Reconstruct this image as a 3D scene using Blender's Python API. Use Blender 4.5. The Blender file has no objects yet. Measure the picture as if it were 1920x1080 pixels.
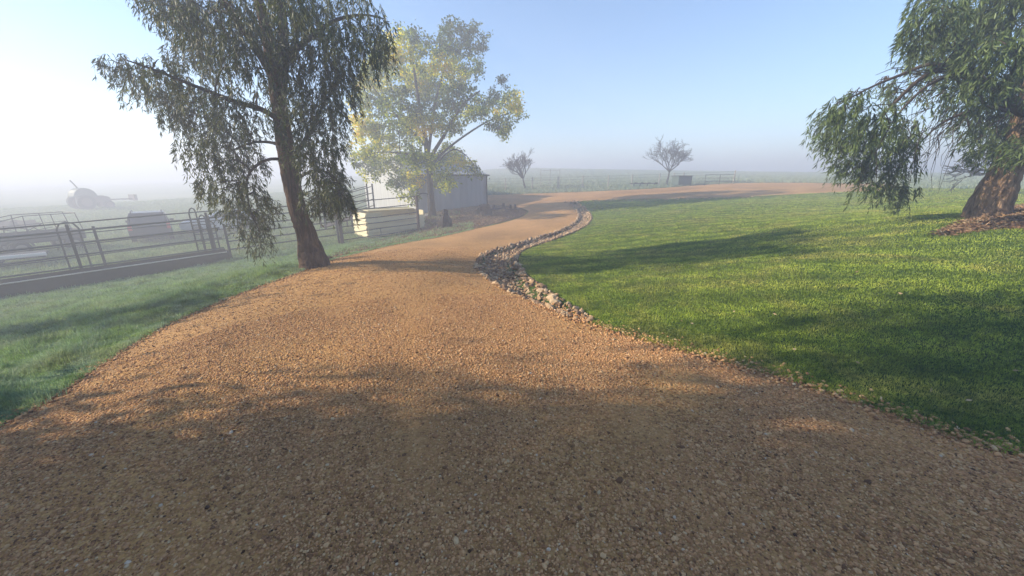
import bpy, math, random
import numpy as np
from mathutils import Vector, Matrix, noise as mnoise
from mathutils.geometry import delaunay_2d_cdt

random.seed(7)
RS = np.random.RandomState(11)
R = math.radians
scene = bpy.context.scene
COL = scene.collection

# ------------------------------------------------------------------ camera, sky, sun, exposure
FPX, CX, CY = 680.0, 960.0, 540.0          # focal length and centre in pixels of the 1920 x 1080 photograph
PITCH = math.atan(205 / FPX)
EYE = 1.7
cam_d = bpy.data.cameras.new('camera')
cam_d.sensor_width = 36
cam_d.lens = FPX / 1920 * 36
cam_d.clip_end = 2000
cam_d.clip_start = 0.05
cam = bpy.data.objects.new('camera', cam_d)
cam.location = (0, 0, EYE)
cam.rotation_euler = (math.pi / 2 - PITCH, 0, 0)
COL.objects.link(cam)
scene.camera = cam

SUN_AZ, SUN_EL = R(-92), R(24)              # azimuth clockwise from the viewing direction
world = bpy.data.worlds.new('World')
scene.world = world
world.use_nodes = True
wn = world.node_tree
sky = wn.nodes.new('ShaderNodeTexSky')
sky.sky_type = 'NISHITA'
sky.sun_disc = False
sky.sun_elevation = SUN_EL
sky.sun_rotation = SUN_AZ
sky.air_density = 1.0
sky.dust_density = 0.0
sky.ozone_density = 3.5
wn.nodes['Background'].inputs['Strength'].default_value = 0.12
wn.links.new(sky.outputs[0], wn.nodes['Background'].inputs['Color'])

sl = bpy.data.lights.new('sun', 'SUN')
sl.energy = 5.0
sl.angle = R(0.6)
sl.color = (1.0, 0.875, 0.69)
sun = bpy.data.objects.new('sun', sl)
sdir = Vector((math.sin(SUN_AZ) * math.cos(SUN_EL), math.cos(SUN_AZ) * math.cos(SUN_EL), math.sin(SUN_EL)))
sun.rotation_euler = sdir.to_track_quat('Z', 'Y').to_euler()
sun.location = (-30, 5, 30)
COL.objects.link(sun)

scene.view_settings.view_transform = 'Standard'
scene.view_settings.look = 'None'
scene.view_settings.exposure = 1.2
scene.view_settings.gamma = 1
scene.cycles.max_bounces = 6
scene.cycles.diffuse_bounces = 3
scene.cycles.glossy_bounces = 2
scene.cycles.transmission_bounces = 4
scene.cycles.volume_bounces = 2
scene.cycles.transparent_max_bounces = 4
scene.cycles.use_denoising = True

# ------------------------------------------------------------------ tagging helpers
def tag(o, label=None, cat=None, group=None, kind=None):
    if label: o['label'] = label
    if cat: o['category'] = cat
    if group: o['group'] = group
    if kind: o['kind'] = kind
    return o

def empty(name, loc, rz=0.0):
    o = bpy.data.objects.new(name, None)
    o.empty_display_size = 0.2
    o.location = loc
    o.rotation_euler = (0, 0, rz)
    COL.objects.link(o)
    return o

def np_mesh(name, V, F, mat, parent=None, smooth=False, attrs=None):
    """V (n,3), F (m,k) with k = 3 or 4."""
    V = np.asarray(V, dtype=np.float32); F = np.asarray(F, dtype=np.int32)
    me = bpy.data.meshes.new(name)
    m, k = F.shape
    me.vertices.add(len(V)); me.vertices.foreach_set('co', V.ravel())
    me.loops.add(m * k); me.loops.foreach_set('vertex_index', F.ravel())
    me.polygons.add(m); me.polygons.foreach_set('loop_start', np.arange(0, m * k, k, dtype=np.int32))
    me.update(calc_edges=True)
    if smooth: me.polygons.foreach_set('use_smooth', np.ones(m, dtype=bool))
    if attrs:
        for an, av in attrs.items():
            a = me.attributes.new(an, 'FLOAT', 'POINT')
            a.data.foreach_set('value', np.asarray(av, dtype=np.float32))
    me.materials.append(mat)
    o = bpy.data.objects.new(name, me)
    o.parent = parent
    COL.objects.link(o)
    return o

class MB:
    def __init__(s): s.v = []; s.f = []
    def box(s, c, d, M=None, taper=1.0):
        n = len(s.v)
        for z in (-1, 1):
            t = taper if z > 0 else 1.0
            for x, y in ((-1, -1), (1, -1), (1, 1), (-1, 1)):
                p = Vector((c[0] + x * d[0] / 2 * t, c[1] + y * d[1] / 2 * t, c[2] + z * d[2] / 2))
                s.v.append(M @ p if M else p)
        for q in ((0, 3, 2, 1), (4, 5, 6, 7), (0, 1, 5, 4), (1, 2, 6, 5), (2, 3, 7, 6), (3, 0, 4, 7)):
            s.f.append([n + i for i in q])
        return s
    def tube(s, pts, rad, k=8, cap=True, jit=0.0):
        pts = [Vector(p) for p in pts]
        if not hasattr(rad, '__len__'): rad = [rad] * len(pts)
        n0 = len(s.v)
        up = None
        for i, p in enumerate(pts):
            a = pts[max(0, i - 1)]; b = pts[min(len(pts) - 1, i + 1)]
            t = (b - a)
            t = t.normalized() if t.length > 1e-9 else Vector((0, 0, 1))
            if up is None:
                up = Vector((0, 1, 0)) if abs(t.y) < 0.9 else Vector((1, 0, 0))
            x = up - t * up.dot(t)
            x = x.normalized() if x.length > 1e-6 else t.orthogonal().normalized()
            up = x
            y = t.cross(x)
            for j in range(k):
                an = 2 * math.pi * j / k
                r = rad[i] * (1 + jit * (random.random() - .5))
                s.v.append(p + (x * math.cos(an) + y * math.sin(an)) * r)
        for i in range(len(pts) - 1):
            for j in range(k):
                s.f.append([n0 + i * k + j, n0 + i * k + (j + 1) % k, n0 + (i + 1) * k + (j + 1) % k, n0 + (i + 1) * k + j])
        if cap:
            s.f.append([n0 + j for j in range(k)][::-1])
            s.f.append([n0 + (len(pts) - 1) * k + j for j in range(k)])
        return s
    def prism(s, poly, y0, y1, inset=0.0, M=None):
        """poly: (x,z) outline extruded along y from y0 to y1."""
        n = len(s.v); m = len(poly)
        for y in (y0, y1):
            for (x, z) in poly:
                p = Vector((x, y, z)); s.v.append(M @ p if M else p)
        s.f.append([n + i for i in range(m)])
        s.f.append([n + m + i for i in range(m)][::-1])
        for i in range(m):
            j = (i + 1) % m
            s.f.append([n + j, n + i, n + m + i, n + m + j])
        return s
    def build(s, name, mat, parent=None, smooth=False, bevel=0.0):
        me = bpy.data.meshes.new(name)
        me.from_pydata([tuple(v) for v in s.v], [], s.f)
        me.update()
        if smooth: me.polygons.foreach_set('use_smooth', [True] * len(me.polygons))
        me.materials.append(mat)
        o = bpy.data.objects.new(name, me)
        o.parent = parent
        COL.objects.link(o)
        if bevel > 0:
            b = o.modifiers.new('bevel', 'BEVEL'); b.width = bevel; b.segments = 2; b.limit_method = 'ANGLE'
        return o

# ------------------------------------------------------------------ terrain height
CP = np.array([
    (0, 0, 0), (0, 3, 0), (-3, 2.5, -.03), (3, 3, .02), (0, -12, 0), (-8, -12, -.5), (8, -12, .3), (-3, 5, -.06), (-1, 6.5, -.08), (1, 6, -.05), (-4.4, 7.9, -.17),
    (0, 9, -.28), (-1, 12, -.52), (0, 16, -.7), (1, 20, -.72), (2, 24, -.55), (2, 30, -.2), (2, 36, .15), (2, 45, .8), (-3, 42, .6),
    (-4.6, 3, -.22), (-6, 4, -.5), (-9, 6, -1.0), (-12, 8, -1.5), (-15.5, 13, -2.05), (-17.1, 11.5, -2.1), (-20, 5, -2.2), (-12.6, 15.7, -1.75),
    (-8, 12, -1.15), (-6.5, 9.5, -.62), (-9, 18.8, -1.65), (-5.8, 22.0, -1.4), (-4.4, 13.8, -.72), (-2.5, 15.5, -.74), (-3.7, 20.3, -.92),
    (-5.6, 25.6, -.8), (-2.2, 32, -.42), (-7, 27.5, -.87), (-11, 24, -1.5), (-21.5, 21.7, -2.0), (-25, 19, -2.0), (-40, 35, -2.0), (-15, 37, -1.0), (-60, 30, -2.2), (-60, 0, -2.4),
    (3.4, 5, .18), (5.7, 3.9, .35), (2.2, 3.8, .05), (9.6, 7.5, .92), (11.5, 8.5, .95), (8, 9, .6), (5, 9, .15), (3, 9, -.1), (2.5, 13, -.35), (3.5, 18, -.4), (5, 24, -.25), (8, 18, .1), (10, 13, .45), (16, 16, .8), (20.7, 23.3, .95), (14, 24, .45),
    (9, 31, .3), (16, 40, 1.04), (26, 32, 1.3), (35, 30, 1.4), (30, 12, 1.2), (40, 0, 1.4), (20, -5, 1.0),
    (0, 70, 2.0), (-30, 80, .6), (30, 70, 2.3), (60, 60, 2.2), (0, 110, 4.6), (-60, 100, .4), (60, 110, 3.8), (-100, 40, -1.6), (100, 20, 2), (0, -60, 0), (-60, -60, -2), (60, -60, 2),
    (0, 200, 5.5), (-150, 150, 0), (150, 150, 3.0), (0, 500, 3), (-500, 300, -1), (500, 300, 0), (-500, -300, -2), (500, -300, 0), (0, -600, 0), (-700, 700, -1), (700, 700, 0),
], dtype=float)
def _k(r): return r            # linear (biharmonic) kernel, smooth enough and never overshoots far
def _fit():
    P = CP[:, :2]; n = len(P)
    D = np.linalg.norm(P[:, None] - P[None], axis=2)
    K = np.sqrt(D ** 2 + 1.2 ** 2)
    A = np.zeros((n + 3, n + 3)); A[:n, :n] = K + np.eye(n) * -0.02
    A[:n, n] = 1; A[:n, n + 1:] = P; A[n, :n] = 1; A[n + 1:, :n] = P.T
    b = np.concatenate([CP[:, 2], np.zeros(3)])
    return np.linalg.solve(A, b)
WT = _fit()
def base_h(X, Y):
    X = np.asarray(X, float); Y = np.asarray(Y, float)
    sh = X.shape; x = X.ravel(); y = Y.ravel(); out = np.zeros(len(x))
    n = len(CP)
    for i in range(0, len(x), 60000):
        a = x[i:i + 60000]; b = y[i:i + 60000]
        K = np.sqrt((a[:, None] - CP[None, :, 0]) ** 2 + (b[:, None] - CP[None, :, 1]) ** 2 + 1.44)
        out[i:i + 60000] = K @ WT[:n] + WT[n] + WT[n + 1] * a + WT[n + 2] * b
    far = np.maximum(0, np.hypot(x, y) - 150)
    out = np.clip(out, -3, 9)
    return out.reshape(sh)

CP_, SP_ = math.cos(PITCH), math.sin(PITCH)
def ray(px, py):
    r = (px - CX) / FPX; u = (CY - py) / FPX
    return Vector((r, CP_ + u * SP_, u * CP_ - SP_))
def at(px, py, Y):
    d = ray(px, py); return Vector((0, 0, EYE)) + d * (Y / d.y)
def ground_at(px, py, dh=0.0):
    """where the ray through a pixel meets the terrain"""
    d = ray(px, py)
    t = np.concatenate([np.linspace(.8, 60, 3000), np.linspace(60.05, 400, 1500)])
    z = EYE + d.z * t - base_h(d.x * t, d.y * t) - dh
    i = np.argmax(z < 0)
    if not (z < 0).any(): i = 2999
    return Vector((d.x * t[i], d.y * t[i], EYE + d.z * t[i]))
def gpoly(pts): return np.array([ground_at(*p)[:2] for p in pts])
def H(x, y): return float(base_h(np.array([x]), np.array([y]))[0])

def smooth_poly(P, it=2):
    for _ in range(it):
        Q = np.roll(P, -1, axis=0)
        P = np.stack([P * .75 + Q * .25, P * .25 + Q * .75], axis=1).reshape(-1, 2)
    return P
def inside(P, x, y):
    c = np.zeros(len(x), bool)
    n = len(P)
    for i in range(n):
        x1, y1 = P[i]; x2, y2 = P[(i + 1) % n]
        if y1 == y2: continue
        m = ((y1 > y) != (y2 > y)) & (x < (x2 - x1) * (y - y1) / (y2 - y1) + x1)
        c ^= m
    return c
def edge_dist(P, x, y):
    d = np.full(len(x), 1e9)
    n = len(P)
    for i in range(n):
        a = P[i]; b = P[(i + 1) % n]; ab = b - a; L = (ab ** 2).sum()
        if L < 1e-9: continue
        t = np.clip(((x - a[0]) * ab[0] + (y - a[1]) * ab[1]) / L, 0, 1)
        d = np.minimum(d, np.hypot(x - a[0] - t * ab[0], y - a[1] - t * ab[1]))
    return d

# outlines, found by casting the photograph's edges onto the terrain
LEFT_EDGE = [(0, 800), (100, 742), (215, 664), (300, 612), (450, 549), (545, 517), (600, 496), (640, 482), (690, 470), (745, 458), (830, 443), (900, 427), (960, 413), (988, 402)]
RIGHT_EDGE = [(1095, 602), (1180, 628), (1300, 660), (1500, 714), (1740, 795), (1920, 862)]
road_px = LEFT_EDGE + [(992, 394), (960, 386), (915, 383), (860, 379), (860, 369), (915, 366), (985, 363), (1075, 360), (1225, 354), (1310, 347), (1380, 343), (1480, 342), (1590, 344), (1680, 345), (1690, 357), (1585, 360), (1430, 367), (1330, 371), (1150, 374), (1062, 378),
    (1080, 390), (1086, 404), (1082, 415), (1058, 430), (1010, 446), (960, 460), (915, 472), (893, 487), (895, 504), (930, 533), (1000, 564)] + RIGHT_EDGE
near_l = gpoly([(0, 800)])[0]
road_pts = list(gpoly(road_px))
road_pts += [np.array((6.5, 1.2)), np.array((9, -2)), np.array((9, -12)), np.array((-8, -12)), np.array((-6.5, -2)), np.array((-4.6, 1.0))]
ROAD = smooth_poly(np.array(road_pts), 2)
DRAIN = smooth_poly(gpoly([(1062, 378), (1080, 390), (1086, 404), (1082, 415), (1058, 430), (1010, 446), (960, 460), (915, 472), (893, 487), (895, 504), (930, 533), (1000, 564), (1095, 604),
    (1098, 596), (1040, 560), (985, 520), (962, 492), (972, 472), (1015, 456), (1062, 441), (1100, 424), (1110, 408), (1100, 394), (1085, 380)]), 2)
BED = smooth_poly(gpoly([(602, 494), (640, 480), (690, 468), (745, 456), (830, 441), (900, 425), (960, 411), (988, 401), (990, 395), (960, 387), (915, 384), (860, 388), (800, 398), (740, 405), (790, 428), (755, 440), (690, 456), (650, 466), (612, 482)]), 2)
TREE_BED = smooth_poly(gpoly([(1735, 440), (1790, 424), (1840, 400), (1900, 385), (1990, 385), (2060, 400), (2050, 440), (1960, 436), (1900, 428), (1820, 436), (1770, 446)]), 2)

def undul(x, y):
    return .018 * np.sin(x * 1.7 + 1.3 * np.sin(y * .9)) * np.sin(y * 1.3 + .7) + .03 * np.sin(x * .53 + 2) * np.cos(y * .61)

def ground_h(x, y):
    """final surface of the soil, with the road bed and the drain cut in"""
    x = np.asarray(x, float); y = np.asarray(y, float)
    h = base_h(x, y) + undul(x, y) * np.clip(edge_dist(ROAD, x, y) / 1.5, 0, 1)
    m = (y < 45) & (np.abs(x) < 12)
    if m.any():
        xs, ys = x[m], y[m]
        ins = inside(DRAIN, xs, ys)
        h2 = h[m]; h2[ins] -= .16 * np.clip(edge_dist(DRAIN, xs[ins], ys[ins]) / .18, 0, 1)
        h[m] = h2
    return h

# ------------------------------------------------------------------ materials
def mat(name):
    m = bpy.data.materials.new(name); m.use_nodes = True
    return m, m.node_tree.nodes, m.node_tree.links, m.node_tree.nodes['Principled BSDF']
def ramp(N, L, fac, stops, interp='LINEAR'):
    r = N.new('ShaderNodeValToRGB'); r.color_ramp.interpolation = interp
    e = r.color_ramp.elements
    while len(e) > 2: e.remove(e[-1])
    for i, (p, c) in enumerate(stops):
        if i >= len(e): e.new(p)
        e[i].position = p; e[i].color = (*c, 1)
    L.new(fac, r.inputs[0]); return r.outputs[0]
def noi(N, L, scale, detail=4, rough=.6, vec=None, dist=0):
    n = N.new('ShaderNodeTexNoise'); n.inputs['Scale'].default_value = scale; n.inputs['Detail'].default_value = detail
    n.inputs['Roughness'].default_value = rough; n.inputs['Distortion'].default_value = dist
    if vec: L.new(vec, n.inputs['Vector'])
    return n.outputs[0]
def mixc(N, L, fac, a, b, mode='MIX'):
    m = N.new('ShaderNodeMix'); m.data_type = 'RGBA'; m.blend_type = mode
    for s, v in ((m.inputs[0], fac), (m.inputs[6], a), (m.inputs[7], b)):
        if hasattr(v, 'links'): L.new(v, s)
        elif isinstance(v, (int, float)): s.default_value = v
        else: s.default_value = (*v, 1)
    return m.outputs[2]
def bump(N, L, h, strength, dist, B):
    b = N.new('ShaderNodeBump'); b.inputs['Strength'].default_value = strength; b.inputs['Distance'].default_value = dist
    L.new(h, b.inputs['Height']); L.new(b.outputs[0], B.inputs['Normal']); return b
def geo_pos(N, L, scale=(1, 1, 1)):
    g = N.new('ShaderNodeNewGeometry'); m = N.new('ShaderNodeMapping'); m.inputs['Scale'].default_value = scale
    L.new(g.outputs['Position'], m.inputs[0]); return m.outputs[0]
def obj_pos(N, L, scale=(1, 1, 1), rot=(0, 0, 0)):
    g = N.new('ShaderNodeTexCoord'); m = N.new('ShaderNodeMapping'); m.inputs['Scale'].default_value = scale; m.inputs['Rotation'].default_value = rot
    L.new(g.outputs['Object'], m.inputs[0]); return m.outputs[0]
def attr(N, name):
    a = N.new('ShaderNodeAttribute'); a.attribute_name = name; return a.outputs['Fac']

def plain(name, col, rough=.6, metal=0.0, var=.25, scale=6.0, spec=.4, bmp=0.0, bscale=30):
    m, N, L, B = mat(name)
    v = obj_pos(N, L)
    c = mixc(N, L, noi(N, L, scale, 5, .65, v), tuple(x * (1 - var) for x in col), tuple(min(1, x * (1 + var)) for x in col))
    L.new(c, B.inputs['Base Color'])
    B.inputs['Roughness'].default_value = rough; B.inputs['Metallic'].default_value = metal
    B.inputs['Specular IOR Level'].default_value = spec
    if bmp: bump(N, L, noi(N, L, bscale, 4, .6, v), bmp, .02, B)
    return m

def gravel_material():
    m, N, L, B = mat('gravel')
    p = geo_pos(N, L)
    vo = N.new('ShaderNodeTexVoronoi'); vo.inputs['Scale'].default_value = 55; L.new(p, vo.inputs['Vector'])
    vo2 = N.new('ShaderNodeTexVoronoi'); vo2.inputs['Scale'].default_value = 24; L.new(p, vo2.inputs['Vector'])
    sep = N.new('ShaderNodeSeparateColor'); L.new(vo.outputs['Color'], sep.inputs[0])
    sep2 = N.new('ShaderNodeSeparateColor'); L.new(vo2.outputs['Color'], sep2.inputs[0])
    stones = ramp(N, L, sep.outputs[0], [(0, (.14, .065, .025)), (.3, (.35, .19, .066)), (.6, (.53, .31, .108)), (.85, (.62, .395, .155)), (1, (.66, .49, .26))])
    st2 = ramp(N, L, sep2.outputs[1], [(0, (.23, .11, .042)), (.5, (.54, .29, .11)), (1, (.67, .40, .165))])
    c = mixc(N, L, .4, stones, st2)
    gap = ramp(N, L, vo.outputs['Distance'], [(0, (1, 1, 1)), (.55, (.95, .95, .95)), (.9, (.35, .33, .3))])
    c = mixc(N, L, .8, c, gap, 'MULTIPLY')
    clay = ramp(N, L, noi(N, L, 1.1, 6, .65, p), [(.3, (.44, .225, .082)), (.7, (.64, .365, .135))])
    fac = ramp(N, L, noi(N, L, .75, 5, .6, p, .6), [(.42, (.08, .08, .08)), (.62, (.42, .42, .42))])
    c = mixc(N, L, fac, c, clay)
    tone = ramp(N, L, noi(N, L, .35, 3, .5, p), [(.32, (.74, .71, .70)), (.68, (1.12, 1.08, 1.02))])
    c = mixc(N, L, 1.0, c, tone, 'MULTIPLY')
    c = mixc(N, L, mixc(N, L, attr(N, 'track'), (0, 0, 0), (.45, .45, .45)), c, (.50, .275, .11))
    L.new(c, B.inputs['Base Color']); B.inputs['Roughness'].default_value = .9
    B.inputs['Specular IOR Level'].default_value = .2
    hh = N.new('ShaderNodeMath'); hh.operation = 'MULTIPLY_ADD'
    L.new(vo.outputs['Distance'], hh.inputs[0]); hh.inputs[1].default_value = -.6
    L.new(noi(N, L, 12, 5, .7, p), hh.inputs[2])
    bump(N, L, hh.outputs[0], .9, .02, B)
    return m
def stone_material(name, stops, rough=.85, noisev=.3):
    m, N, L, B = mat(name)
    c = ramp(N, L, attr(N, 'rnd'), stops)
    n = noi(N, L, 60, 3, .6, geo_pos(N, L))
    c = mixc(N, L, noisev, c, ramp(N, L, n, [(.3, (.4, .38, .36)), (.7, (1.1, 1.08, 1.05))]), 'MULTIPLY')
    L.new(c, B.inputs['Base Color']); B.inputs['Roughness'].default_value = rough; B.inputs['Specular IOR Level'].default_value = .3
    return m
def ground_material():
    m, N, L, B = mat('turf_soil')
    p = geo_pos(N, L)
    fine = noi(N, L, 35, 6, .75, p)
    c1 = ramp(N, L, fine, [(.3, (.018, .03, .008)), (.5, (.055, .10, .02)), (.7, (.11, .17, .035))])
    big = noi(N, L, .5, 6, .65, p, .5)
    c2 = ramp(N, L, fine, [(.3, (.05, .05, .02)), (.7, (.17, .16, .07))])
    c = mixc(N, L, ramp(N, L, big, [(.48, (0, 0, 0)), (.7, (.7, .7, .7))]), c1, c2)
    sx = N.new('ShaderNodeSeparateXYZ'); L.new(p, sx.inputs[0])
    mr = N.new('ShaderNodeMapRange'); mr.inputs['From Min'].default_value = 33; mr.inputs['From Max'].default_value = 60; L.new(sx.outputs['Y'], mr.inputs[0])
    c = mixc(N, L, mr.outputs[0], c, ramp(N, L, noi(N, L, .12, 5, .6, p), [(.35, (.25, .30, .20)), (.65, (.36, .38, .27))]))  # haze painted in: turf colour pales towards the fog with distance
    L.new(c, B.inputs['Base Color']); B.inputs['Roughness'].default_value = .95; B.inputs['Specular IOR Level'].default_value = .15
    bump(N, L, noi(N, L, 45, 5, .8, p), 1.0, .03, B)
    return m
def blade_material(name, a, b, dry, dewy=0.0):
    m, N, L, B = mat(name)
    p = geo_pos(N, L)
    c = mixc(N, L, attr(N, 'rnd'), a, b)
    pt = ramp(N, L, noi(N, L, .9, 6, .65, p, .8), [(.46, (0, 0, 0)), (.68, (1, 1, 1))])
    c = mixc(N, L, mixc(N, L, pt, (.05, .05, .05), (.75, .75, .75)), c, dry)
    c = mixc(N, L, 1.0, c, ramp(N, L, noi(N, L, 2.3, 4, .6, p), [(.3, (.5, .56, .5)), (.7, (1.3, 1.22, 1.1))]), 'MULTIPLY')
    c = mixc(N, L, 1.0, c, ramp(N, L, noi(N, L, 14, 5, .75, p), [(.34, (.45, .5, .42)), (.66, (1.4, 1.35, 1.3))]), 'MULTIPLY')
    if name == 'lawn_blade':
        w = N.new('ShaderNodeTexWave'); w.wave_type = 'RINGS'; w.rings_direction = 'Z'; w.inputs['Scale'].default_value = .38; w.inputs['Distortion'].default_value = 2.5; w.inputs['Detail'].default_value = 2
        mp = N.new('ShaderNodeMapping'); mp.inputs['Location'].default_value = (-2, 6, 0); L.new(p, mp.inputs[0]); L.new(mp.outputs[0], w.inputs[0])
        c = mixc(N, L, 1.0, c, ramp(N, L, w.outputs[1], [(.2, (.78, .82, .8)), (.8, (1.14, 1.12, 1.04))]), 'MULTIPLY')
    if dewy: c = mixc(N, L, mixc(N, L, ramp(N, L, noi(N, L, 3.1, 5, .7, p), [(.4, (0, 0, 0)), (.65, (1, 1, 1))]), (0, 0, 0), (dewy * 2.2,) * 3), c, (.42, .52, .46))
    L.new(c, B.inputs['Base Color']); B.inputs['Roughness'].default_value = .55; B.inputs['Specular IOR Level'].default_value = .35
    t = N.new('ShaderNodeBsdfTranslucent'); L.new(c, t.inputs[0])
    mx = N.new('ShaderNodeMixShader'); mx.inputs[0].default_value = .35
    L.new(B.outputs[0], mx.inputs[1]); L.new(t.outputs[0], mx.inputs[2])
    L.new(mx.outputs[0], N['Material Output'].inputs[0])
    return m
def leaf_material(name, stops, trans=.35, rough=.45, spec=.5):
    m, N, L, B = mat(name)
    c = ramp(N, L, attr(N, 'rnd'), stops)
    L.new(c, B.inputs['Base Color']); B.inputs['Roughness'].default_value = rough; B.inputs['Specular IOR Level'].default_value = spec
    t = N.new('ShaderNodeBsdfTranslucent'); L.new(mixc(N, L, 1.0, c, (1.25, 1.2, .7), 'MULTIPLY'), t.inputs[0])
    mx = N.new('ShaderNodeMixShader'); mx.inputs[0].default_value = trans
    L.new(B.outputs[0], mx.inputs[1]); L.new(t.outputs[0], mx.inputs[2])
    L.new(mx.outputs[0], N['Material Output'].inputs[0])
    return m
def bark_material(name, dark, mid, light, vs=(14, 14, 2.2), strength=1.0):
    m, N, L, B = mat(name)
    p = geo_pos(N, L, vs)
    n = noi(N, L, 1.0, 8, .7, p, 1.2)
    c = ramp(N, L, n, [(.32, dark), (.5, mid), (.68, light)])
    c = mixc(N, L, .6, c, ramp(N, L, noi(N, L, 2.5, 4, .6, geo_pos(N, L)), [(.3, (.6, .58, .56)), (.7, (1.15, 1.1, 1.05))]), 'MULTIPLY')
    L.new(c, B.inputs['Base Color']); B.inputs['Roughness'].default_value = .9; B.inputs['Specular IOR Level'].default_value = .2
    bump(N, L, n, strength, .06, B)
    return m
def litter_material(name, stops, sc=40):
    m, N, L, B = mat(name)
    p = geo_pos(N, L)
    c = ramp(N, L, noi(N, L, sc, 7, .75, p, .7), stops)
    c = mixc(N, L, .7, c, ramp(N, L, noi(N, L, 1.4, 5, .6, p), [(.3, (.6, .6, .55)), (.7, (1.2, 1.15, 1.1))]), 'MULTIPLY')
    L.new(c, B.inputs['Base Color']); B.inputs['Roughness'].default_value = .95; B.inputs['Specular IOR Level'].default_value = .15
    bump(N, L, noi(N, L, sc, 6, .8, p), 1.0, .04, B)
    return m
def corrugated(name, col, period=.076, axis=0, rust=.0):
    m, N, L, B = mat(name)
    p = obj_pos(N, L)
    w = N.new('ShaderNodeTexWave'); w.wave_type = 'BANDS'; w.bands_direction = ('X', 'Y', 'Z')[axis]
    w.inputs['Scale'].default_value = 1 / period / math.pi * 1.57 / 5; L.new(p, w.inputs['Vector'])
    st = noi(N, L, 1.0, 6, .65, obj_pos(N, L, (3, 3, .4)))
    c = mixc(N, L, ramp(N, L, st, [(.35, (0, 0, 0)), (.8, (1, 1, 1))]), col, tuple(x * .68 for x in col))
    L.new(c, B.inputs['Base Color']); B.inputs['Roughness'].default_value = .5; B.inputs['Metallic'].default_value = .15
    bump(N, L, w.outputs[1], .5, .03, B)
    return m

M = {}
M['gravel'] = gravel_material()
M['pebble'] = stone_material('pebble', [(0, (.08, .038, .018)), (.3, (.38, .19, .082)), (.6, (.59, .32, .14)), (.85, (.68, .43, .21)), (.97, (.6, .44, .25)), (1, (.62, .50, .36))])
M['rock'] = stone_material('rock', [(0, (.16, .095, .055)), (.4, (.35, .225, .13)), (.7, (.48, .33, .19)), (1, (.60, .46, .30))], .9, .6)
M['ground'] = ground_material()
M['lawn_blade'] = blade_material('lawn_blade', (.19, .30, .04), (.43, .53, .09), (.52, .45, .17), .0)
M['verge_blade'] = blade_material('verge_blade', (.15, .29, .07), (.32, .48, .15), (.34, .38, .18), .2)
M['paddock_blade'] = blade_material('paddock_blade', (.12, .22, .05), (.26, .36, .11), (.36, .36, .18), .1)
M['fog_tint_blade'] = blade_material('fog_tint_blade', (.24, .31, .18), (.36, .42, .27), (.38, .38, .27), .25)  # blades coloured close to the fog so the far field fades out
M['gum_leaf'] = leaf_material('gum_leaf', [(0, (.024, .034, .009)), (.5, (.062, .082, .020)), (.85, (.14, .165, .04)), (1, (.24, .25, .08))], .22, .55, .35)
M['willow_leaf'] = leaf_material('willow_leaf', [(0, (.033, .055, .016)), (.5, (.082, .12, .032)), (.85, (.14, .19, .055)), (1, (.22, .28, .14))], .22, .55, .35)
M['ash_leaf'] = leaf_material('ash_leaf', [(0, (.045, .075, .010)), (.35, (.13, .19, .018)), (.55, (.34, .40, .022)), (.8, (.72, .66, .02)), (1, (.74, .50, .02))], .5, .5, .3)
M['gum_bark'] = bark_material('gum_bark', (.03, .018, .012), (.10, .06, .04), (.20, .125, .08))
M['old_bark'] = bark_material('old_bark', (.045, .028, .018), (.27, .175, .105), (.47, .32, .20), (16, 16, 3.0), 1.0)
M['grey_bark'] = bark_material('grey_bark', (.014, .012, .010), (.035, .03, .025), (.08, .07, .055), (20, 20, 5), .6)
M['limb_bark'] = bark_material('limb_bark', (.02, .014, .011), (.06, .045, .035), (.12, .09, .07), (20, 20, 6), .6)
M['mulch'] = litter_material('mulch', [(.3, (.035, .022, .014)), (.5, (.13, .09, .055)), (.7, (.28, .21, .13))], 30)
M['bark_mulch'] = litter_material('bark_mulch', [(.3, (.04, .022, .014)), (.5, (.16, .09, .055)), (.7, (.32, .2, .13))], 35)
M['rail'] = plain('galvanised_rail', (.055, .062, .058), .6, .2, .35, 9)
M['rust_post'] = plain('rusty_steel', (.055, .03, .02), .75, .2, .45, 12)
M['dark_steel'] = plain('dark_steel', (.035, .035, .037), .6, .3, .3, 8)
M['trough'] = plain('trough_timber', (.065, .05, .042), .85, 0, .4, 5, .2, .4, 20)
M['steel_lip'] = plain('steel_lip', (.42, .42, .40), .35, .8, .3, 14)
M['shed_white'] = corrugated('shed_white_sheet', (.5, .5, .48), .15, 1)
M['shed_shade'] = corrugated('shed_shade_sheet', (.30, .32, .34), .15, 0)  # darker copy of the side sheet, shade put into its colour
M['roof_sheet'] = corrugated('roof_sheet', (.42, .43, .44), .15, 0)
M['cream'] = plain('cream_cladding', (.62, .54, .32), .55, 0, .12, 3, .4)
M['log'] = bark_material('log_wood', (.025, .02, .016), (.07, .055, .045), (.13, .105, .085), (10, 10, 10), .8)
M['burnt'] = bark_material('dark_stump', (.012, .010, .009), (.035, .03, .028), (.07, .062, .055), (8, 8, 8), .8)
M['white_paint'] = plain('white_paint', (.75, .75, .73), .5, 0, .1)
M['suv_paint'] = plain('suv_paint', (.035, .037, .042), .3, .4, .1)
M['pale_paint'] = plain('pale_paint', (.42, .47, .55), .3, .3, .08)
M['glass'] = plain('car_glass', (.02, .023, .027), .12, 0, .1, 3, .9)
M['rubber'] = plain('tyre_rubber', (.02, .02, .02), .85, 0, .2)
M['rim'] = plain('wheel_rim', (.2, .2, .2), .4, .7, .1)
M['tail_red'] = plain('tail_lamp_red', (.45, .03, .03), .3, 0, .1)
M['tractor'] = plain('tractor_paint', (.11, .08, .07), .6, .1, .2)
M['green_metal'] = plain('green_metal', (.07, .10, .08), .6, .1, .2)
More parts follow.
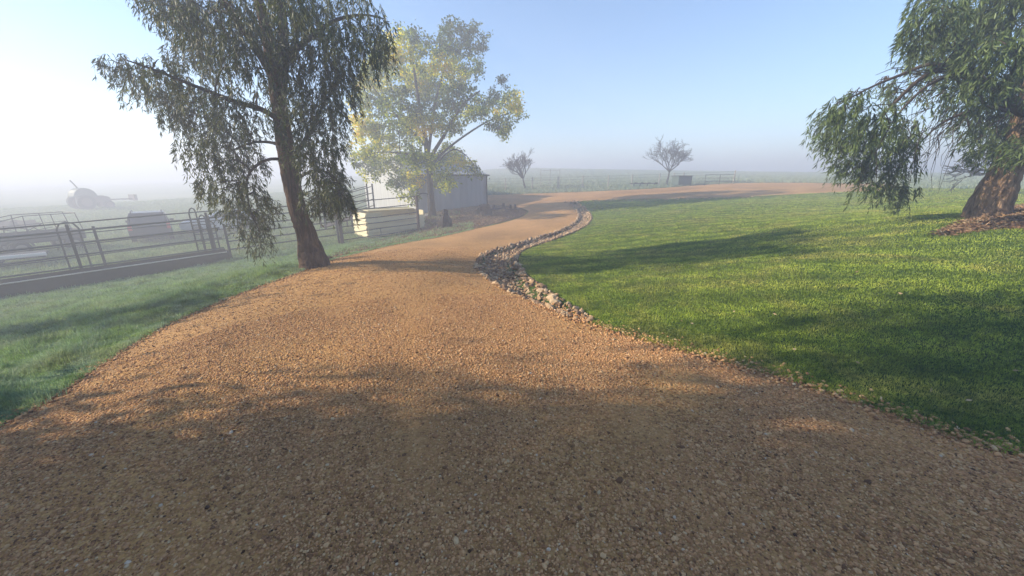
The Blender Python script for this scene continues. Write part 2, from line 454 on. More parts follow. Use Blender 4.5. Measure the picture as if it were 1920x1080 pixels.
M['post_wood'] = plain('weathered_post', (.33, .31, .28), .85, 0, .25, 12)
M['wire'] = plain('fence_wire', (.25, .25, .25), .5, .7, .1)
M['litter_leaf'] = stone_material('litter_leaf', [(0, (.10, .05, .03)), (.5, (.28, .17, .09)), (.9, (.45, .34, .2)), (1, (.66, .6, .45))], .8, .1)

# ------------------------------------------------------------------ haze (the fog of the photograph)
hm = bpy.data.materials.new('haze'); hm.use_nodes = True
hn = hm.node_tree; hn.nodes.remove(hn.nodes['Principled BSDF'])
pv = hn.nodes.new('ShaderNodeVolumePrincipled')
pv.inputs['Color'].default_value = (.74, .765, .86, 1)
pv.inputs['Density'].default_value = .0155
pv.inputs['Anisotropy'].default_value = .24
hn.links.new(pv.outputs[0], hn.nodes['Material Output'].inputs['Volume'])
hb = MB().box((0, 0, 3.6), (1500, 1500, 15.4)).build('haze', hm)
tag(hb, 'white morning fog lying over the paddocks', 'fog', kind='stuff')

# ------------------------------------------------------------------ ground
def graded(n, half, p):
    t = np.linspace(-1, 1, n)
    return np.sign(t) * (np.abs(t) * .06 + (1 - .06) * np.abs(t) ** p) * half
gx = graded(441, 740, 3.5)
ty = np.linspace(0, 1, 420)
gy = -60 + 0 * ty
gy = np.concatenate([np.linspace(-740, -14, 14), np.linspace(-12, 1, 24), 1 + (ty ** 3.1 * .974 + ty * .026) * 739][0:3])
XX, YY = np.meshgrid(gx, gy)
xs, ys = XX.ravel(), YY.ravel()
zs = ground_h(xs, ys)
inr = inside(ROAD, xs, ys); zs[inr] -= .10
for P in (BED, TREE_BED):
    ib = inside(P, xs, ys) & ~inr; zs[ib] -= .07
nx, ny = len(gx), len(gy)
ii = np.arange(ny - 1)[:, None] * nx + np.arange(nx - 1)[None]
F = np.stack([ii, ii + 1, ii + nx + 1, ii + nx], axis=2).reshape(-1, 4)
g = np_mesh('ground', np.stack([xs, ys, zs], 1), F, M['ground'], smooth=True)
tag(g, kind='structure')

def sheet(name, P, material, dz, hfun, far=60):
    """polygon filled with points, denser near the camera, draped on hfun + dz"""
    lo, hi = P.min(0), P.max(0)
    pts = []
    r = 1.2
    while r < 90:
        st = max(.16, r * .045)
        n = int(2 * math.pi * r / st)
        a = (np.arange(n) + RS.rand()) / n * 2 * math.pi
        pts.append(np.stack([np.sin(a) * r, np.cos(a) * r], 1))
        r += st
    pts.append(np.array([(0.0, 0.0)]))
    Q = np.concatenate(pts)
    k = inside(P, Q[:, 0], Q[:, 1])
    Q = Q[k]
    k = edge_dist(P, Q[:, 0], Q[:, 1]) > .04
    Q = Q[k]
    co = [Vector(p) for p in P] + [Vector(p) for p in Q]
    n = len(P)
    vs, es, fs, *_ = delaunay_2d_cdt(co, [], [list(range(n))], 1, 1e-4)
    V = np.array([(v.x, v.y) for v in vs])
    z = hfun(V[:, 0], V[:, 1]) + dz
    fs = [f for f in fs if len(f) == 3]
    F = np.array(fs)
    a = V[F[:, 1]] - V[F[:, 0]]; b = V[F[:, 2]] - V[F[:, 0]]
    fl = (a[:, 0] * b[:, 1] - a[:, 1] * b[:, 0]) < 0
    F[fl] = F[fl][:, ::-1]
    o = np_mesh(name, np.column_stack([V, z]), F, material, smooth=True)
    return o

def road_h(x, y):
    """gravel surface: camber, wheel tracks and soft lumps"""
    x = np.asarray(x, float); y = np.asarray(y, float)
    d = edge_dist(ROAD, x, y)
    h = base_h(x, y) + .05 * np.clip(d / 1.2, 0, 1) - .01
    h += (.010 * np.sin(x * 2.1 + np.sin(y * .8) * 1.5) * np.cos(y * .9) + .006 * np.sin(x * 5.1 + y * 1.7) * np.sin(y * 3.7)) * np.clip(d / .6, 0, 1)
    return h
CL = np.array([(1.2, -8), (.9, -2), (.2, 2), (-.7, 5), (-1.6, 8), (-1.9, 11), (-1.2, 15), (.2, 19), (1.0, 23), (.6, 28), (.5, 31), (3, 34), (9, 35.5), (18, 35.5)], float)
def track(x, y):
    d = np.full(len(x), 1e9)
    for i in range(len(CL) - 1):
        a, b = CL[i], CL[i + 1]; ab = b - a; L2 = (ab ** 2).sum()
        t = np.clip(((x - a[0]) * ab[0] + (y - a[1]) * ab[1]) / L2, 0, 1)
        d = np.minimum(d, np.hypot(x - a[0] - t * ab[0], y - a[1] - t * ab[1]))
    w = .10 * np.sin(y * .7) + .06 * np.sin(y * 2.3 + x)
    t1 = np.exp(-((d + w - .82) / .24) ** 2); t2 = .6 * np.exp(-((d - w - 1.45) / .18) ** 2)
    return np.clip(t1 + t2, 0, 1)
rd = sheet('gravel_road', ROAD, M['gravel'], 0.0, road_h)
_n = len(rd.data.vertices); _c = np.zeros(_n * 3, dtype=np.float32); rd.data.vertices.foreach_get('co', _c); _c = _c.reshape(-1, 3)
rd.data.attributes.new('track', 'FLOAT', 'POINT').data.foreach_set('value', track(_c[:, 0], _c[:, 1]).astype(np.float32))
tag(rd, kind='structure')
bd = sheet('mulch_bed', BED, M['mulch'], -.01, lambda x, y: base_h(x, y) + .02 * np.clip(edge_dist(BED, x, y) / .3, 0, 1))
tag(bd, kind='structure')
def tb_h(x, y): return base_h(x, y) + .10 * np.clip(edge_dist(TREE_BED, x, y) / .8, 0, 1)
db = sheet('drain_bed', DRAIN, M['bark_mulch'], .0, lambda x, y: base_h(x, y) - .145)
tag(db, kind='structure')
tb = sheet('tree_bed', TREE_BED, M['bark_mulch'], -.01, tb_h)
tag(tb, kind='structure')

def surf_h(x, y):
    x = np.atleast_1d(np.asarray(x, float)); y = np.atleast_1d(np.asarray(y, float))
    h = ground_h(x, y)
    r = inside(ROAD, x, y)
    if r.any(): h[r] = road_h(x[r], y[r])
    t = inside(TREE_BED, x, y)
    if t.any(): h[t] = tb_h(x[t], y[t]) - .01
    return h
def S(x, y): return float(surf_h([x], [y])[0])

def in_view(x, y, m=1.06):
    z = base_h(x, y)
    f = y * CP_ + (EYE - z) * SP_
    r = np.abs(x) / np.maximum(f, 1e-3) * FPX
    dn = (EYE - z) * CP_ - y * SP_
    return (f > .3) & (r < 960 * m + 30) & (dn / np.maximum(f, 1e-3) * FPX < 540 * m + 40)

# ------------------------------------------------------------------ pebbles
ICO = None
def ico():
    t = (1 + 5 ** .5) / 2
    v = np.array([(-1, t, 0), (1, t, 0), (-1, -t, 0), (1, -t, 0), (0, -1, t), (0, 1, t), (0, -1, -t), (0, 1, -t), (t, 0, -1), (t, 0, 1), (-t, 0, -1), (-t, 0, 1)], float)
    v /= np.linalg.norm(v[0])
    f = np.array([(0, 11, 5), (0, 5, 1), (0, 1, 7), (0, 7, 10), (0, 10, 11), (1, 5, 9), (5, 11, 4), (11, 10, 2), (10, 7, 6), (7, 1, 8), (3, 9, 4), (3, 4, 2), (3, 2, 6), (3, 6, 8), (3, 8, 9), (4, 9, 5), (2, 4, 11), (6, 2, 10), (8, 6, 7), (9, 8, 1)])
    return v, f
def octa():
    v = np.array([(1, 0, 0), (0, 1, 0), (-1, 0, 0), (0, -1, 0), (0, 0, 1), (0, 0, -1)], float)
    f = np.array([(0, 1, 4), (1, 2, 4), (2, 3, 4), (3, 0, 4), (1, 0, 5), (2, 1, 5), (3, 2, 5), (0, 3, 5)])
    return v, f
def scatter_stones(name, x, y, size, material, base, hf, flat=.62, sink=.25):
    v, f = base
    n = len(x); m = len(v)
    z = hf(x, y)
    ax = size[:, None] * np.stack([RS.uniform(.75, 1.35, n), RS.uniform(.7, 1.1, n), RS.uniform(.8, 1.2, n) * flat], 1)
    P = v[None] * (1 + RS.uniform(-.22, .22, (n, m, 1))) * ax[:, None]
    a = RS.uniform(0, 2 * math.pi, n); c, s = np.cos(a)[:, None], np.sin(a)[:, None]
    ti = RS.uniform(-.35, .35, n)[:, None]
    X = P[..., 0] * c - P[..., 1] * s; Y = P[..., 0] * s + P[..., 1] * c; Z = P[..., 2] + P[..., 0] * ti
    V = np.stack([X + x[:, None], Y + y[:, None], Z + (z + ax[:, 2] * (1 - sink * 2))[:, None]], 2).reshape(-1, 3)
    F = (f[None] + (np.arange(n) * m)[:, None, None]).reshape(-1, 3)
    rnd = np.repeat(np.clip(RS.beta(2, 2, n) + RS.normal(0, .05, n), 0, 1), m)
    return np_mesh(name, V, F, material, smooth=(m == 12), attrs={'rnd': rnd})
def polar(n, r0, r1, half=R(66), p=1.0):
    u = RS.rand(n)
    r = np.sqrt(r0 ** 2 + u * (r1 ** 2 - r0 ** 2))
    a = RS.uniform(-half, half, n)
    return r * np.sin(a), r * np.cos(a)
def near_pebbles():
    x, y = polar(330000, .8, 5.4)
    k = in_view(x, y, 1.1); x, y = x[k], y[k]
    k = inside(ROAD, x, y); x, y = x[k], y[k]
    # thinner where the fines show
    cl = np.array([mnoise.noise(Vector((a * 1.1, b * 1.1, 3))) for a, b in zip(x, y)])
    k = RS.rand(len(x)) < np.clip(.95 - cl * 1.3 - .4 * track(x, y), .2, 1) * np.clip(1.25 - (np.hypot(x, y) - 2.5) / 3.4, .12, 1)
    x, y = x[k], y[k]
    s = np.clip(RS.lognormal(math.log(.0052), .36, len(x)), .004, .02)
    return scatter_stones('road_pebbles', x, y, s, M['pebble'], ico(), road_h, .55, .34)
tag(near_pebbles(), 'small rounded brown pebbles covering the near gravel road', 'pebbles', kind='stuff')
x, y = polar(50000, 4.5, 12)
k = in_view(x, y) & inside(ROAD, x, y); x, y = x[k], y[k]
tag(scatter_stones('road_grit', x, y, RS.uniform(.006, .014, len(x)), M['pebble'], octa(), road_h), 'coarse grit scattered over the sunlit stretch of the road', 'gravel', kind='stuff')

# coarse stones rolled to the road edges
def edge_band(P, n, w, r1=16):
    i = RS.randint(0, len(P), n); t = RS.rand(n)[:, None]
    a = P[i]; b = P[(i + 1) % len(P)]
    L = np.linalg.norm(b - a, axis=1); keep = RS.rand(n) < L / L.max()
    p = a + (b - a) * t + RS.normal(0, w, (n, 2))
    p = p[keep]
    k = (np.hypot(p[:, 0], p[:, 1]) < r1) & (p[:, 1] > .8)
    return p[k]
# resample the outline evenly first
def resample(P, st):
    Q = []
    for i in range(len(P)):
        a, b = P[i], P[(i + 1) % len(P)]; L = np.linalg.norm(b - a); n = max(1, int(L / st))
        for j in range(n): Q.append(a + (b - a) * j / n)
    return np.array(Q)
RE = resample(ROAD, .1)
REn = RE[(RE[:, 1] > .5) & (np.hypot(RE[:, 0], RE[:, 1]) < 20)]
p = np.repeat(REn, 42, axis=0) + RS.normal(0, .085, (len(REn) * 42, 2))
k = in_view(p[:, 0], p[:, 1]) & (RS.rand(len(p)) < np.clip(5 / np.hypot(p[:, 0], p[:, 1]), .12, 1)) & ~((p[:, 0] > -1.5) & (p[:, 1] > 5.0))
p = p[k]
tag(scatter_stones('edge_stones', p[:, 0], p[:, 1], RS.uniform(.008, .019, len(p)), M['pebble'], ico(), lambda a, b: np.maximum(surf_h(a, b), base_h(a, b)) - .002), 'loose coarse stones rolled to the edges of the gravel road', 'stones', kind='stuff')

# ------------------------------------------------------------------ rocks of the drain: the largest are things, the small ones rubble
def rock_mesh(i):
    v, f = ico()
    # one subdivision, then chisel
    me = MB()
    V = [Vector(a) for a in v]; Fs = []
    cache = {}
    def mid(a, b):
        k2 = (min(a, b), max(a, b))
        if k2 not in cache:
            V.append(((V[a] + V[b]) / 2).normalized()); cache[k2] = len(V) - 1
        return cache[k2]
    for a, b, c in f.tolist():
        ab, bc, ca = mid(a, b), mid(b, c), mid(c, a)
        Fs += [(a, ab, ca), (b, bc, ab), (c, ca, bc), (ab, bc, ca)]
    rnd = random.Random(i)
    planes = [(Vector((rnd.gauss(0, 1), rnd.gauss(0, 1), rnd.gauss(0, 1))).normalized(), rnd.uniform(.38, .72)) for _ in range(12)]
    out = []
    for q in V:
        for nrm, d in planes:
            e = q.dot(nrm) - d
            if e > 0: q = q - nrm * e
        out.append(q * rnd.uniform(.98, 1.02))
    V = np.array([tuple(q) for q in out]) * np.array([1.25, .9, .75])
    m = bpy.data.meshes.new('rock')
    m.from_pydata(V.tolist(), [], Fs); m.update()
    a = m.attributes.new('rnd', 'FLOAT', 'POINT'); a.data.foreach_set('value', [rnd.uniform(.1, .95)] * len(V))
    m.materials.append(M['rock'])
    return m
RM = [rock_mesh(i) for i in range(16)]
x, y = RS.uniform(DRAIN[:, 0].min(), DRAIN[:, 0].max(), 60000), RS.uniform(DRAIN[:, 1].min(), DRAIN[:, 1].max(), 60000)
k = inside(DRAIN, x, y) | (edge_dist(DRAIN, x, y) < .07); x, y = x[k], y[k]
cand = []
for a, b in zip(x, y):
    if b > 15: continue
    sz = random.uniform(.042, .095) * (1.0 if b > 5.0 else .85)
    if all((a - c[0]) ** 2 + (b - c[1]) ** 2 > (.66 * (sz + c[2])) ** 2 for c in cand):
        cand.append((a, b, sz))
    if len(cand) > 1500: break
cand.sort(key=lambda c: -c[2] / math.hypot(c[0], c[1]))
for i, (a, b, sz) in enumerate(cand[:300]):
    o = bpy.data.objects.new('rock', RM[i % 16])
    o.location = (a, b, S(a, b) + sz * .2)
    o.scale = (sz * 1.1, sz * 1.1, sz * random.uniform(.65, 1.05))
    o.rotation_euler = (random.uniform(-.5, .5), random.uniform(-.5, .5), random.uniform(0, 6.28))
    COL.objects.link(o)
    tag(o, 'broken tan rock lying in the stone-lined drain between road and lawn', 'rock', 'rocks lining the drain between road and lawn')
rest = np.array(cand[300:]) if len(cand) > 300 else np.zeros((0, 3))
k = RS.rand(len(x)) < np.clip(14 / np.maximum(1, y), .25, 1) * .55
xr = np.concatenate([x[k], rest[:, 0]]); yr = np.concatenate([y[k], rest[:, 1]])
sr = np.concatenate([RS.uniform(.014, .035, k.sum()) + (y[k] > 13) * RS.uniform(.01, .05, k.sum()), rest[:, 2]])
# stones along the near side of the far road
bp = resample(gpoly([(1062, 379), (1100, 376), (1150, 375), (1240, 373.5), (1330, 372), (1430, 369)]), .25)
bp = bp[bp[:, 1] > 18]
bq = np.repeat(bp, 3, axis=0) + RS.normal(0, .3, (len(bp) * 3, 2))
xr = np.concatenate([xr, bq[:, 0]]); yr = np.concatenate([yr, bq[:, 1]]); sr = np.concatenate([sr, RS.uniform(.02, .07, len(bq))])
tag(scatter_stones('rubble', xr, yr, sr, M['rock'], octa(), lambda a, b: np.maximum(surf_h(a, b), base_h(a, b) - .14), .8, .2), 'small broken rubble filling the drain and the far road edge', 'rubble', kind='stuff')

# ------------------------------------------------------------------ grass
def blades(name, x, y, h, w, material, lean=.5):
    n = len(x); z = ground_h(x, y) - .004
    a = RS.uniform(0, 2 * math.pi, n); b = RS.uniform(0, 2 * math.pi, n)
    le = np.abs(RS.normal(0, lean, n))
    dx, dy = np.cos(a) * w / 2, np.sin(a) * w / 2
    tx, ty_ = np.cos(b) * le * h, np.sin(b) * le * h
    hz = h / np.sqrt(1 + le ** 2 * .5)
    B0 = np.stack([x - dx, y - dy, z], 1); B1 = np.stack([x + dx, y + dy, z], 1)
    m0 = np.stack([x - dx * .75 + tx * .35, y - dy * .75 + ty_ * .35, z + hz * .6], 1)
    m1 = np.stack([x + dx * .75 + tx * .35, y + dy * .75 + ty_ * .35, z + hz * .6], 1)
    T = np.stack([x + tx, y + ty_, z + hz], 1)
    V = np.stack([B0, B1, m1, m0, T], 1).reshape(-1, 3)
    i = (np.arange(n) * 5)[:, None]
    F = np.concatenate([i + np.array([[0, 1, 2]]), i + np.array([[0, 2, 3]]), i + np.array([[3, 2, 4]])], 0)
    return np_mesh(name, V, F, material, attrs={'rnd': np.repeat(RS.rand(n), 5)})
def vnoise(x, y, s, seed=0):
    return np.array([mnoise.noise(Vector((a * s, b * s, seed))) for a, b in zip(x, y)])
def free(x, y, fr=.03):
    k = in_view(x, y)
    x, y = x[k], y[k]
    bad = inside(ROAD, x, y) & (edge_dist(ROAD, x, y) > fr * np.abs(RS.normal(0, 1.3, len(x))))
    bad |= inside(DRAIN, x, y) & (edge_dist(DRAIN, x, y) > .02 * np.abs(RS.normal(0, 1, len(x))))
    bad |= (y < 16) & (edge_dist(DRAIN, x, y) < .10)
    tbi = inside(TREE_BED, x, y)
    bad |= tbi & ((edge_dist(TREE_BED, x, y) > .25 * np.abs(RS.normal(0, 1, len(x)))))
    bad |= inside(BED, x, y) & (RS.rand(len(x)) > .12)
    return x[~bad], y[~bad]
def logpolar(n, r0, r1, a0, a1):
    r = r0 * (r1 / r0) ** RS.rand(n); a = RS.uniform(a0, a1, n)
    return r * np.sin(a), r * np.cos(a)
# lawn right of the road
x, y = logpolar(900000, 2.2, 34, R(-8), R(62))
k = (x > -1.0 + np.clip(y - 9, 0, 99) * .12); x, y = x[k], y[k]
x, y = free(x, y)
d = np.hypot(x, y)
k = RS.rand(len(x)) < .92
x, y, d = x[k], y[k], d[k]
hh = RS.uniform(.014, .034, len(x)) * np.where(d > 12, 1.2, 1)
tag(blades('lawn_grass', x, y, hh, np.clip(.0011 * d, .0032, .03), M['lawn_blade'], .7), 'short mown green lawn right of the gravel road', 'lawn', kind='stuff')
# verge left of the road down to the trough
x, y = logpolar(700000, 2.2, 22, R(-64), R(-6))
xs_, ys_ = x, y
side = (y - 13) - (x + 15.5) * .93      # > 0 beyond the fence line
k = (side < .05); x, y = x[k], y[k]
x, y = free(x, y)
d = np.hypot(x, y)
nz = vnoise(x, y, 1.6, 5)
hh = RS.uniform(.05, .10, len(x)) * (1.1 + 1.3 * np.clip(nz, -.3, 1)) * np.clip(edge_dist(ROAD, x, y) / .5, .55, 1.35)
tag(blades('verge_grass', x, y, hh, np.clip(.0012 * d, .0038, .03), M['verge_blade'], .75), 'longer dewy green grass on the bank left of the road', 'grass', kind='stuff')
# paddock beyond the fence, and the far grass
x, y = logpolar(260000, 12, 75, R(-62), R(-8))
side = (y - 13) - (x + 15.5) * .93
k = side > .1; x, y = x[k], y[k]
x, y = free(x, y)
k = ~((x > -17) & (x < -1.5) & (y > 27.0) & ((x + y) > 20.0) & (y < 42)); x, y = x[k], y[k]
d = np.hypot(x, y)
tag(blades('paddock_grass', x, y, RS.uniform(.08, .2, len(x)) * (1 + .8 * np.clip(vnoise(x, y, .6, 2), -.5, 1)), .0014 * d, M['paddock_blade'], .7), 'rough pale grass in the paddock behind the yard rails', 'grass', kind='stuff')
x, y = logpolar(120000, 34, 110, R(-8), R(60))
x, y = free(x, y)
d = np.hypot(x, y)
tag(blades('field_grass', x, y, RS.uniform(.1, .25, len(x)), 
    .0014 * d, M['fog_tint_blade'], .6), 'field grass beyond the far bend of the road, coloured pale towards the fog', 'grass', kind='stuff')

# ------------------------------------------------------------------ leaves and trees
def leaf_cloud(name, A, D, ln, wd, material, parent, rnd, face=None):
    """A leaf bases (n,3), D leaf directions (n,3)"""
    n = len(A)
    D = D / np.linalg.norm(D, axis=1)[:, None]
    q = RS.normal(0, 1, (n, 3)); q -= D * (q * D).sum(1)[:, None]; q /= np.linalg.norm(q, axis=1)[:, None]
    T = A + D * ln[:, None]
    C = A + D * (ln * .42)[:, None]
    nn = np.cross(D, q) * (wd * .25)[:, None]
    V = np.stack([A, C + q * wd[:, None] / 2 + nn, T, C - q * wd[:, None] / 2 + nn], 1).reshape(-1, 3)
    i = (np.arange(n) * 4)[:, None]
    F = np.concatenate([i + np.array([[0, 1, 2]]), i + np.array([[0, 2, 3]])], 0)
    return np_mesh(name, V, F, material, parent, attrs={'rnd': np.repeat(rnd, 4)})

def weeping_twigs(C, RR, per, droop=1.0, seg=(.25, .6), lpt=15, ln=(.085, .14), wd=(.013, .022), out_bias=None, blow=(0, 0, 0)):
    """drooping leafy twigs spread through ellipsoid clumps; returns leaf bases, directions and twig lines"""
    A = []; D = []; tw = []; rn = []
    for (c, r, w) in zip(C, RR, per):
        tone = random.uniform(-.12, .12)
        for _ in range(w):
            u = np.array([random.gauss(0, 1) for _ in range(3)]); u /= np.linalg.norm(u)
            q = random.random() ** .45
            s = c + u * r * q
            L = random.uniform(*seg)
            az = math.atan2(u[1], u[0]) + random.gauss(0, .5)
            hx, hy = math.cos(az) * .5 + blow[0], math.sin(az) * .5 + blow[1]
            pts = []
            k = 5
            for j in range(k):
                t = j / (k - 1)
                pts.append(s + np.array([hx * L * t * (1 - .45 * t), hy * L * t * (1 - .45 * t), .08 * L * t - droop * L * t * t]))
            tw.append(pts)
            pts = np.array(pts)
            m = lpt + random.randint(-4, 4)
            tt = np.random.RandomState(random.randint(0, 1 << 30))
            t = tt.rand(m) ** .8 * (k - 1.001)
            i = t.astype(int); f = (t - i)[:, None]
            P = pts[i] * (1 - f) + pts[i + 1] * f
            dd = tt.normal(0, .42, (m, 3)); dd[:, 2] -= .85 * droop + .05
            dd[:, 0] += hx * .5; dd[:, 1] += hy * .5
            A.append(P); D.append(dd); rn.append(np.clip(tt.beta(2, 2.6, m) + tone, 0, 1))
    A = np.concatenate(A); D = np.concatenate(D); rn = np.concatenate(rn); n = len(A)
    return A, D, RS.uniform(*ln, n), RS.uniform(*wd, n), rn, tw

def grow_limbs(trunk_pts, trunk_r, limbs, targets, tip=.006, jit=.08, sag=.12, maxr=.06, lowest=.9):
    """trunk and named limbs as tubes, then a branch to every target from the nearest wood below it"""
    nodes = []   # position, radius
    mb = MB(); tk = MB()
    def path(pts, rad, k=12, sub=6, mb=None):
        P = [Vector(p) for p in pts]; out = []; rr = []
        for i in range(len(P) - 1):
            p0 = P[max(0, i - 1)]; p1 = P[i]; p2 = P[i + 1]; p3 = P[min(len(P) - 1, i + 2)]
            for j in range(sub):
                t = j / sub
                q = .5 * ((2 * p1) + (p2 - p0) * t + (2 * p0 - 5 * p1 + 4 * p2 - p3) * t * t + (3 * p1 - p0 - 3 * p2 + p3) * t ** 3)
                out.append(q); rr.append(rad[i] * (1 - t) + rad[i + 1] * t)
        out.append(P[-1]); rr.append(rad[-1])
        mb.tube(out, rr, k, True, .10)
        for q, r in zip(out, rr): nodes.append((q, r))
    path(trunk_pts, trunk_r, 18, 8, tk)
    for pts, rad in limbs: path(pts, rad, 8, 5, mb)
    tg = [Vector(t) for t in targets]
    top = Vector(trunk_pts[-1]); basez = trunk_pts[0][2] + lowest
    cand = [(q, r) for q, r in nodes if q.z > basez]
    c0 = Vector(trunk_pts[len(trunk_pts) // 2])
    tg.sort(key=lambda t: (t - c0).length)
    for t in tg:
        best = min(cand, key=lambda n: (n[0] - t).length * (1.0 + (1.2 if n[0].z > t.z + .3 else 0)) + (.4 if n[1] < .012 else 0))
        q, r = best
        L = (t - q).length
        if L < .05: continue
        r0 = min(maxr, r * .62, .010 + L * .014 + tip)
        pts = []; rr = []
        n = max(4, int(L / .25) + 2)
        off = Vector((random.gauss(0, 1), random.gauss(0, 1), abs(random.gauss(0, 1)))) * jit * L
        for j in range(n + 1):
            s = j / n
            pts.append(q.lerp(t, s) + off * math.sin(math.pi * s) + Vector((random.gauss(0, 1), random.gauss(0, 1), random.gauss(0, 1))) * .012 * L * (0 < j < n) + Vector((0, 0, sag * L * math.sin(math.pi * s))))
            rr.append(r0 * (1 - s) + max(tip, r0 * .3) * s)
        mb.tube(pts, rr, 6, False, 0)
        for j in range(1, n + 1): cand.append((pts[j], rr[j]))
    return tk, mb
def wood(tk, mb, root, inv, tm, bm):
    for b in (tk, mb):
        for i in range(len(b.v)): b.v[i] = b.v[i] - inv
    tk.build('trunk', tm, root, smooth=True); mb.build('limbs', bm, root, smooth=True)
def twigs_into(mb, tw, r=.0035, frac=1.0):
    for pts in tw:
        if random.random() < frac: mb.tube([Vector(p) for p in pts], [r, r * .9, r * .7, r * .5, r * .35], 3, False)

def masses_world(ms, Y, spread, scale=1.0):
    C = []; RR = []; W = []
    for m in ms:
        px, py, rx, ry = m[:4]; w = m[4] if len(m) > 4 else 1.0
        dy = m[5] if len(m) > 5 else None
        k = random.uniform(-spread, spread) if dy is None else dy
        c = at(px, py, Y + k)
        s = (Y + k) / FPX
        cc = np.array(c); C.append(cc); RR.append(np.array([rx * s * .84, (rx + ry) / 2 * s * .9, ry * s * .82])); W.append(w)
    return C, RR, W

def gum(name, label, base, Y, trunk_px, trunk_w, limbs_px, masses, spread, leafmat, barkmat, density=26, extra=(), seg=(.18, .45), ln=(.085, .14), wd=(.014, .023), blow=(0, 0, 0), lpt=15, droop=1.0, lowest=.9):
    root = empty(name, base)
    tag(root, label)
    inv = Vector(base)
    def P(px, py, dy=0): return at(px, py, Y + dy)
    tp = [P(*q) for q in trunk_px]
    tp[0] = Vector((tp[0].x, tp[0].y, base[2] - .25))
    lim = [([P(*q) for q in pts], rad) for pts, rad in limbs_px]
    C, RR, W = masses_world(masses, Y, spread)
    per = []
    for r, w in zip(RR, W):
        per.append(max(4, int(density * w * (r[0] * r[2] * 3.14) / .30)))
    A, D, l, wdd, rn, tw = weeping_twigs(C, RR, per, droop, seg, lpt, ln, wd, blow=blow)
    tg = []
    for c, r in zip(C, RR):
        tg.append(c)
        for _ in range(5):
            u = np.array([random.gauss(0, 1) for _ in range(3)]); u /= np.linalg.norm(u); tg.append(c + u * r * .7)
    tk, mb = grow_limbs(tp, trunk_w, lim, tg, lowest=lowest)
    for (pts, rad) in extra:
        mb.tube([P(*q) for q in pts], rad, 4, False)
    twigs_into(mb, tw, .0032, .5)
    wood(tk, mb, root, inv, barkmat, M['limb_bark'])
    leaf_cloud('crown', A - np.array(inv), D, l, wdd, leafmat, root, rn)
    return root

def fit_w(px_w, Y): return px_w / 2 * Y / FPX

# --- gum tree left of the road
YL = 7.9
gL = ground_at(590, 497)
left_masses = [
    (300, -20, 50, 50), (345, 30, 50, 45), (320, 0, 40, 50), (400, 20, 60, 55), (400, 80, 55, 50), (455, 30, 55, 60), (450, 100, 50, 45), (360, 95, 45, 40),
    (215, 112, 30, 18, 1), (250, 130, 38, 28), (275, 165, 35, 30), (300, 130, 40, 30), (330, 175, 45, 40), (380, 160, 50, 40), (370, 215, 50, 40), (320, 215, 28, 28),
    (425, 190, 45, 40), (430, 245, 50, 40), (375, 265, 38, 35), (350, 270, 15, 25, .5), (470, 225, 35, 35, .8), (400, 305, 42, 35), (455, 300, 45, 35), (380, 345, 25, 30, .8), (430, 355, 45, 35), (470, 350, 35, 35), (450, 395, 38, 35),
    (480, 420, 32, 38), (485, 455, 20, 25, .8), (500, 385, 25, 35, .8), (535, -20, 45, 50), (490, -40, 60, 40), (560, 30, 40, 45), (600, 10, 50, 50), (590, 70, 45, 45), (640, 60, 40, 45), (610, 120, 45, 45), (650, 110, 35, 40),
    (690, 60, 32, 40), (715, 45, 22, 40), (720, 90, 14, 35, .7), (690, 100, 25, 40, .8), (640, 160, 38, 45), (590, 165, 45, 45), (555, 180, 25, 45, 1, -.5), (560, 235, 38, 40, 1, -.5), (610, 215, 42, 45), (640, 220, 20, 35, .8),
    (560, 280, 30, 32, .9, -.55), (600, 275, 42, 38), (635, 270, 24, 30), (600, 315, 40, 32), (635, 325, 25, 30), (600, 355, 38, 35), (635, 365, 28, 35), (650, 385, 15, 22, .6), (585, 385, 22, 25, .7), (625, 345, 32, 40, 1.2, -.3), (648, 372, 16, 24, 1.1, -.3), (610, 375, 26, 30, 1.1, .4), (480, 160, 25, 35, .6), (500, 60, 40, 50), (540, 100, 35, 45), (660, -20, 50, 30, .6), (520, 200, 18, 35, .5),
]
gum('gum_tree', 'tall weeping gum tree with reddish brown leaning trunk left of the road', tuple(gL), YL,
    [(592, 500), (578, 450), (562, 405), (548, 350), (538, 300), (530, 240), (522, 190), (512, 130), (500, 60), (480, -20), (465, -80)],
    [.40, .205, .175, .165, .16, .15, .14, .115, .10, .07, .03],
    [([(522, 200, 0), (530, 130, .2), (531, 60, .4), (527, -20, .5), (520, -90, .5)], [.12, .11, .09, .06, .03]),
     ([(515, 150, 0), (480, 90, -.2), (445, 40, -.4), (410, -10, -.6), (380, -60, -.7)], [.085, .07, .06, .045, .02]),
     ([(527, 228, 0), (490, 205, -.3), (445, 192, -.5), (375, 165, -.8), (300, 135, -1), (235, 112, -1.1)], [.055, .05, .042, .032, .022, .01]),
     ([(535, 285, 0), (512, 268, .3), (470, 268, .6), (430, 285, .9)], [.035, .03, .024, .012]),
     ([(520, 130, 0), (570, 80, .3), (625, 40, .6), (680, 28, .8), (720, 35, .9)], [.06, .05, .035, .022, .01]),
     ([(540, 310, 0), (580, 250, .5), (610, 190, .7), (640, 150, .9)], [.05, .042, .03, .015]),
     ([(546, 340, 0), (590, 320, -.3), (625, 330, -.4), (642, 360, -.4)], [.035, .028, .02, .01]),
     ([(538, 300, 0), (500, 300, -.3), (465, 330, -.5), (468, 390, -.6), (485, 430, -.6)], [.035, .028, .022, .014, .007])],
    left_masses, 1.35, M['gum_leaf'], M['gum_bark'], density=42, blow=(-.05, 0, 0))
tag(bpy.data.objects['gum_tree'], cat='tree')

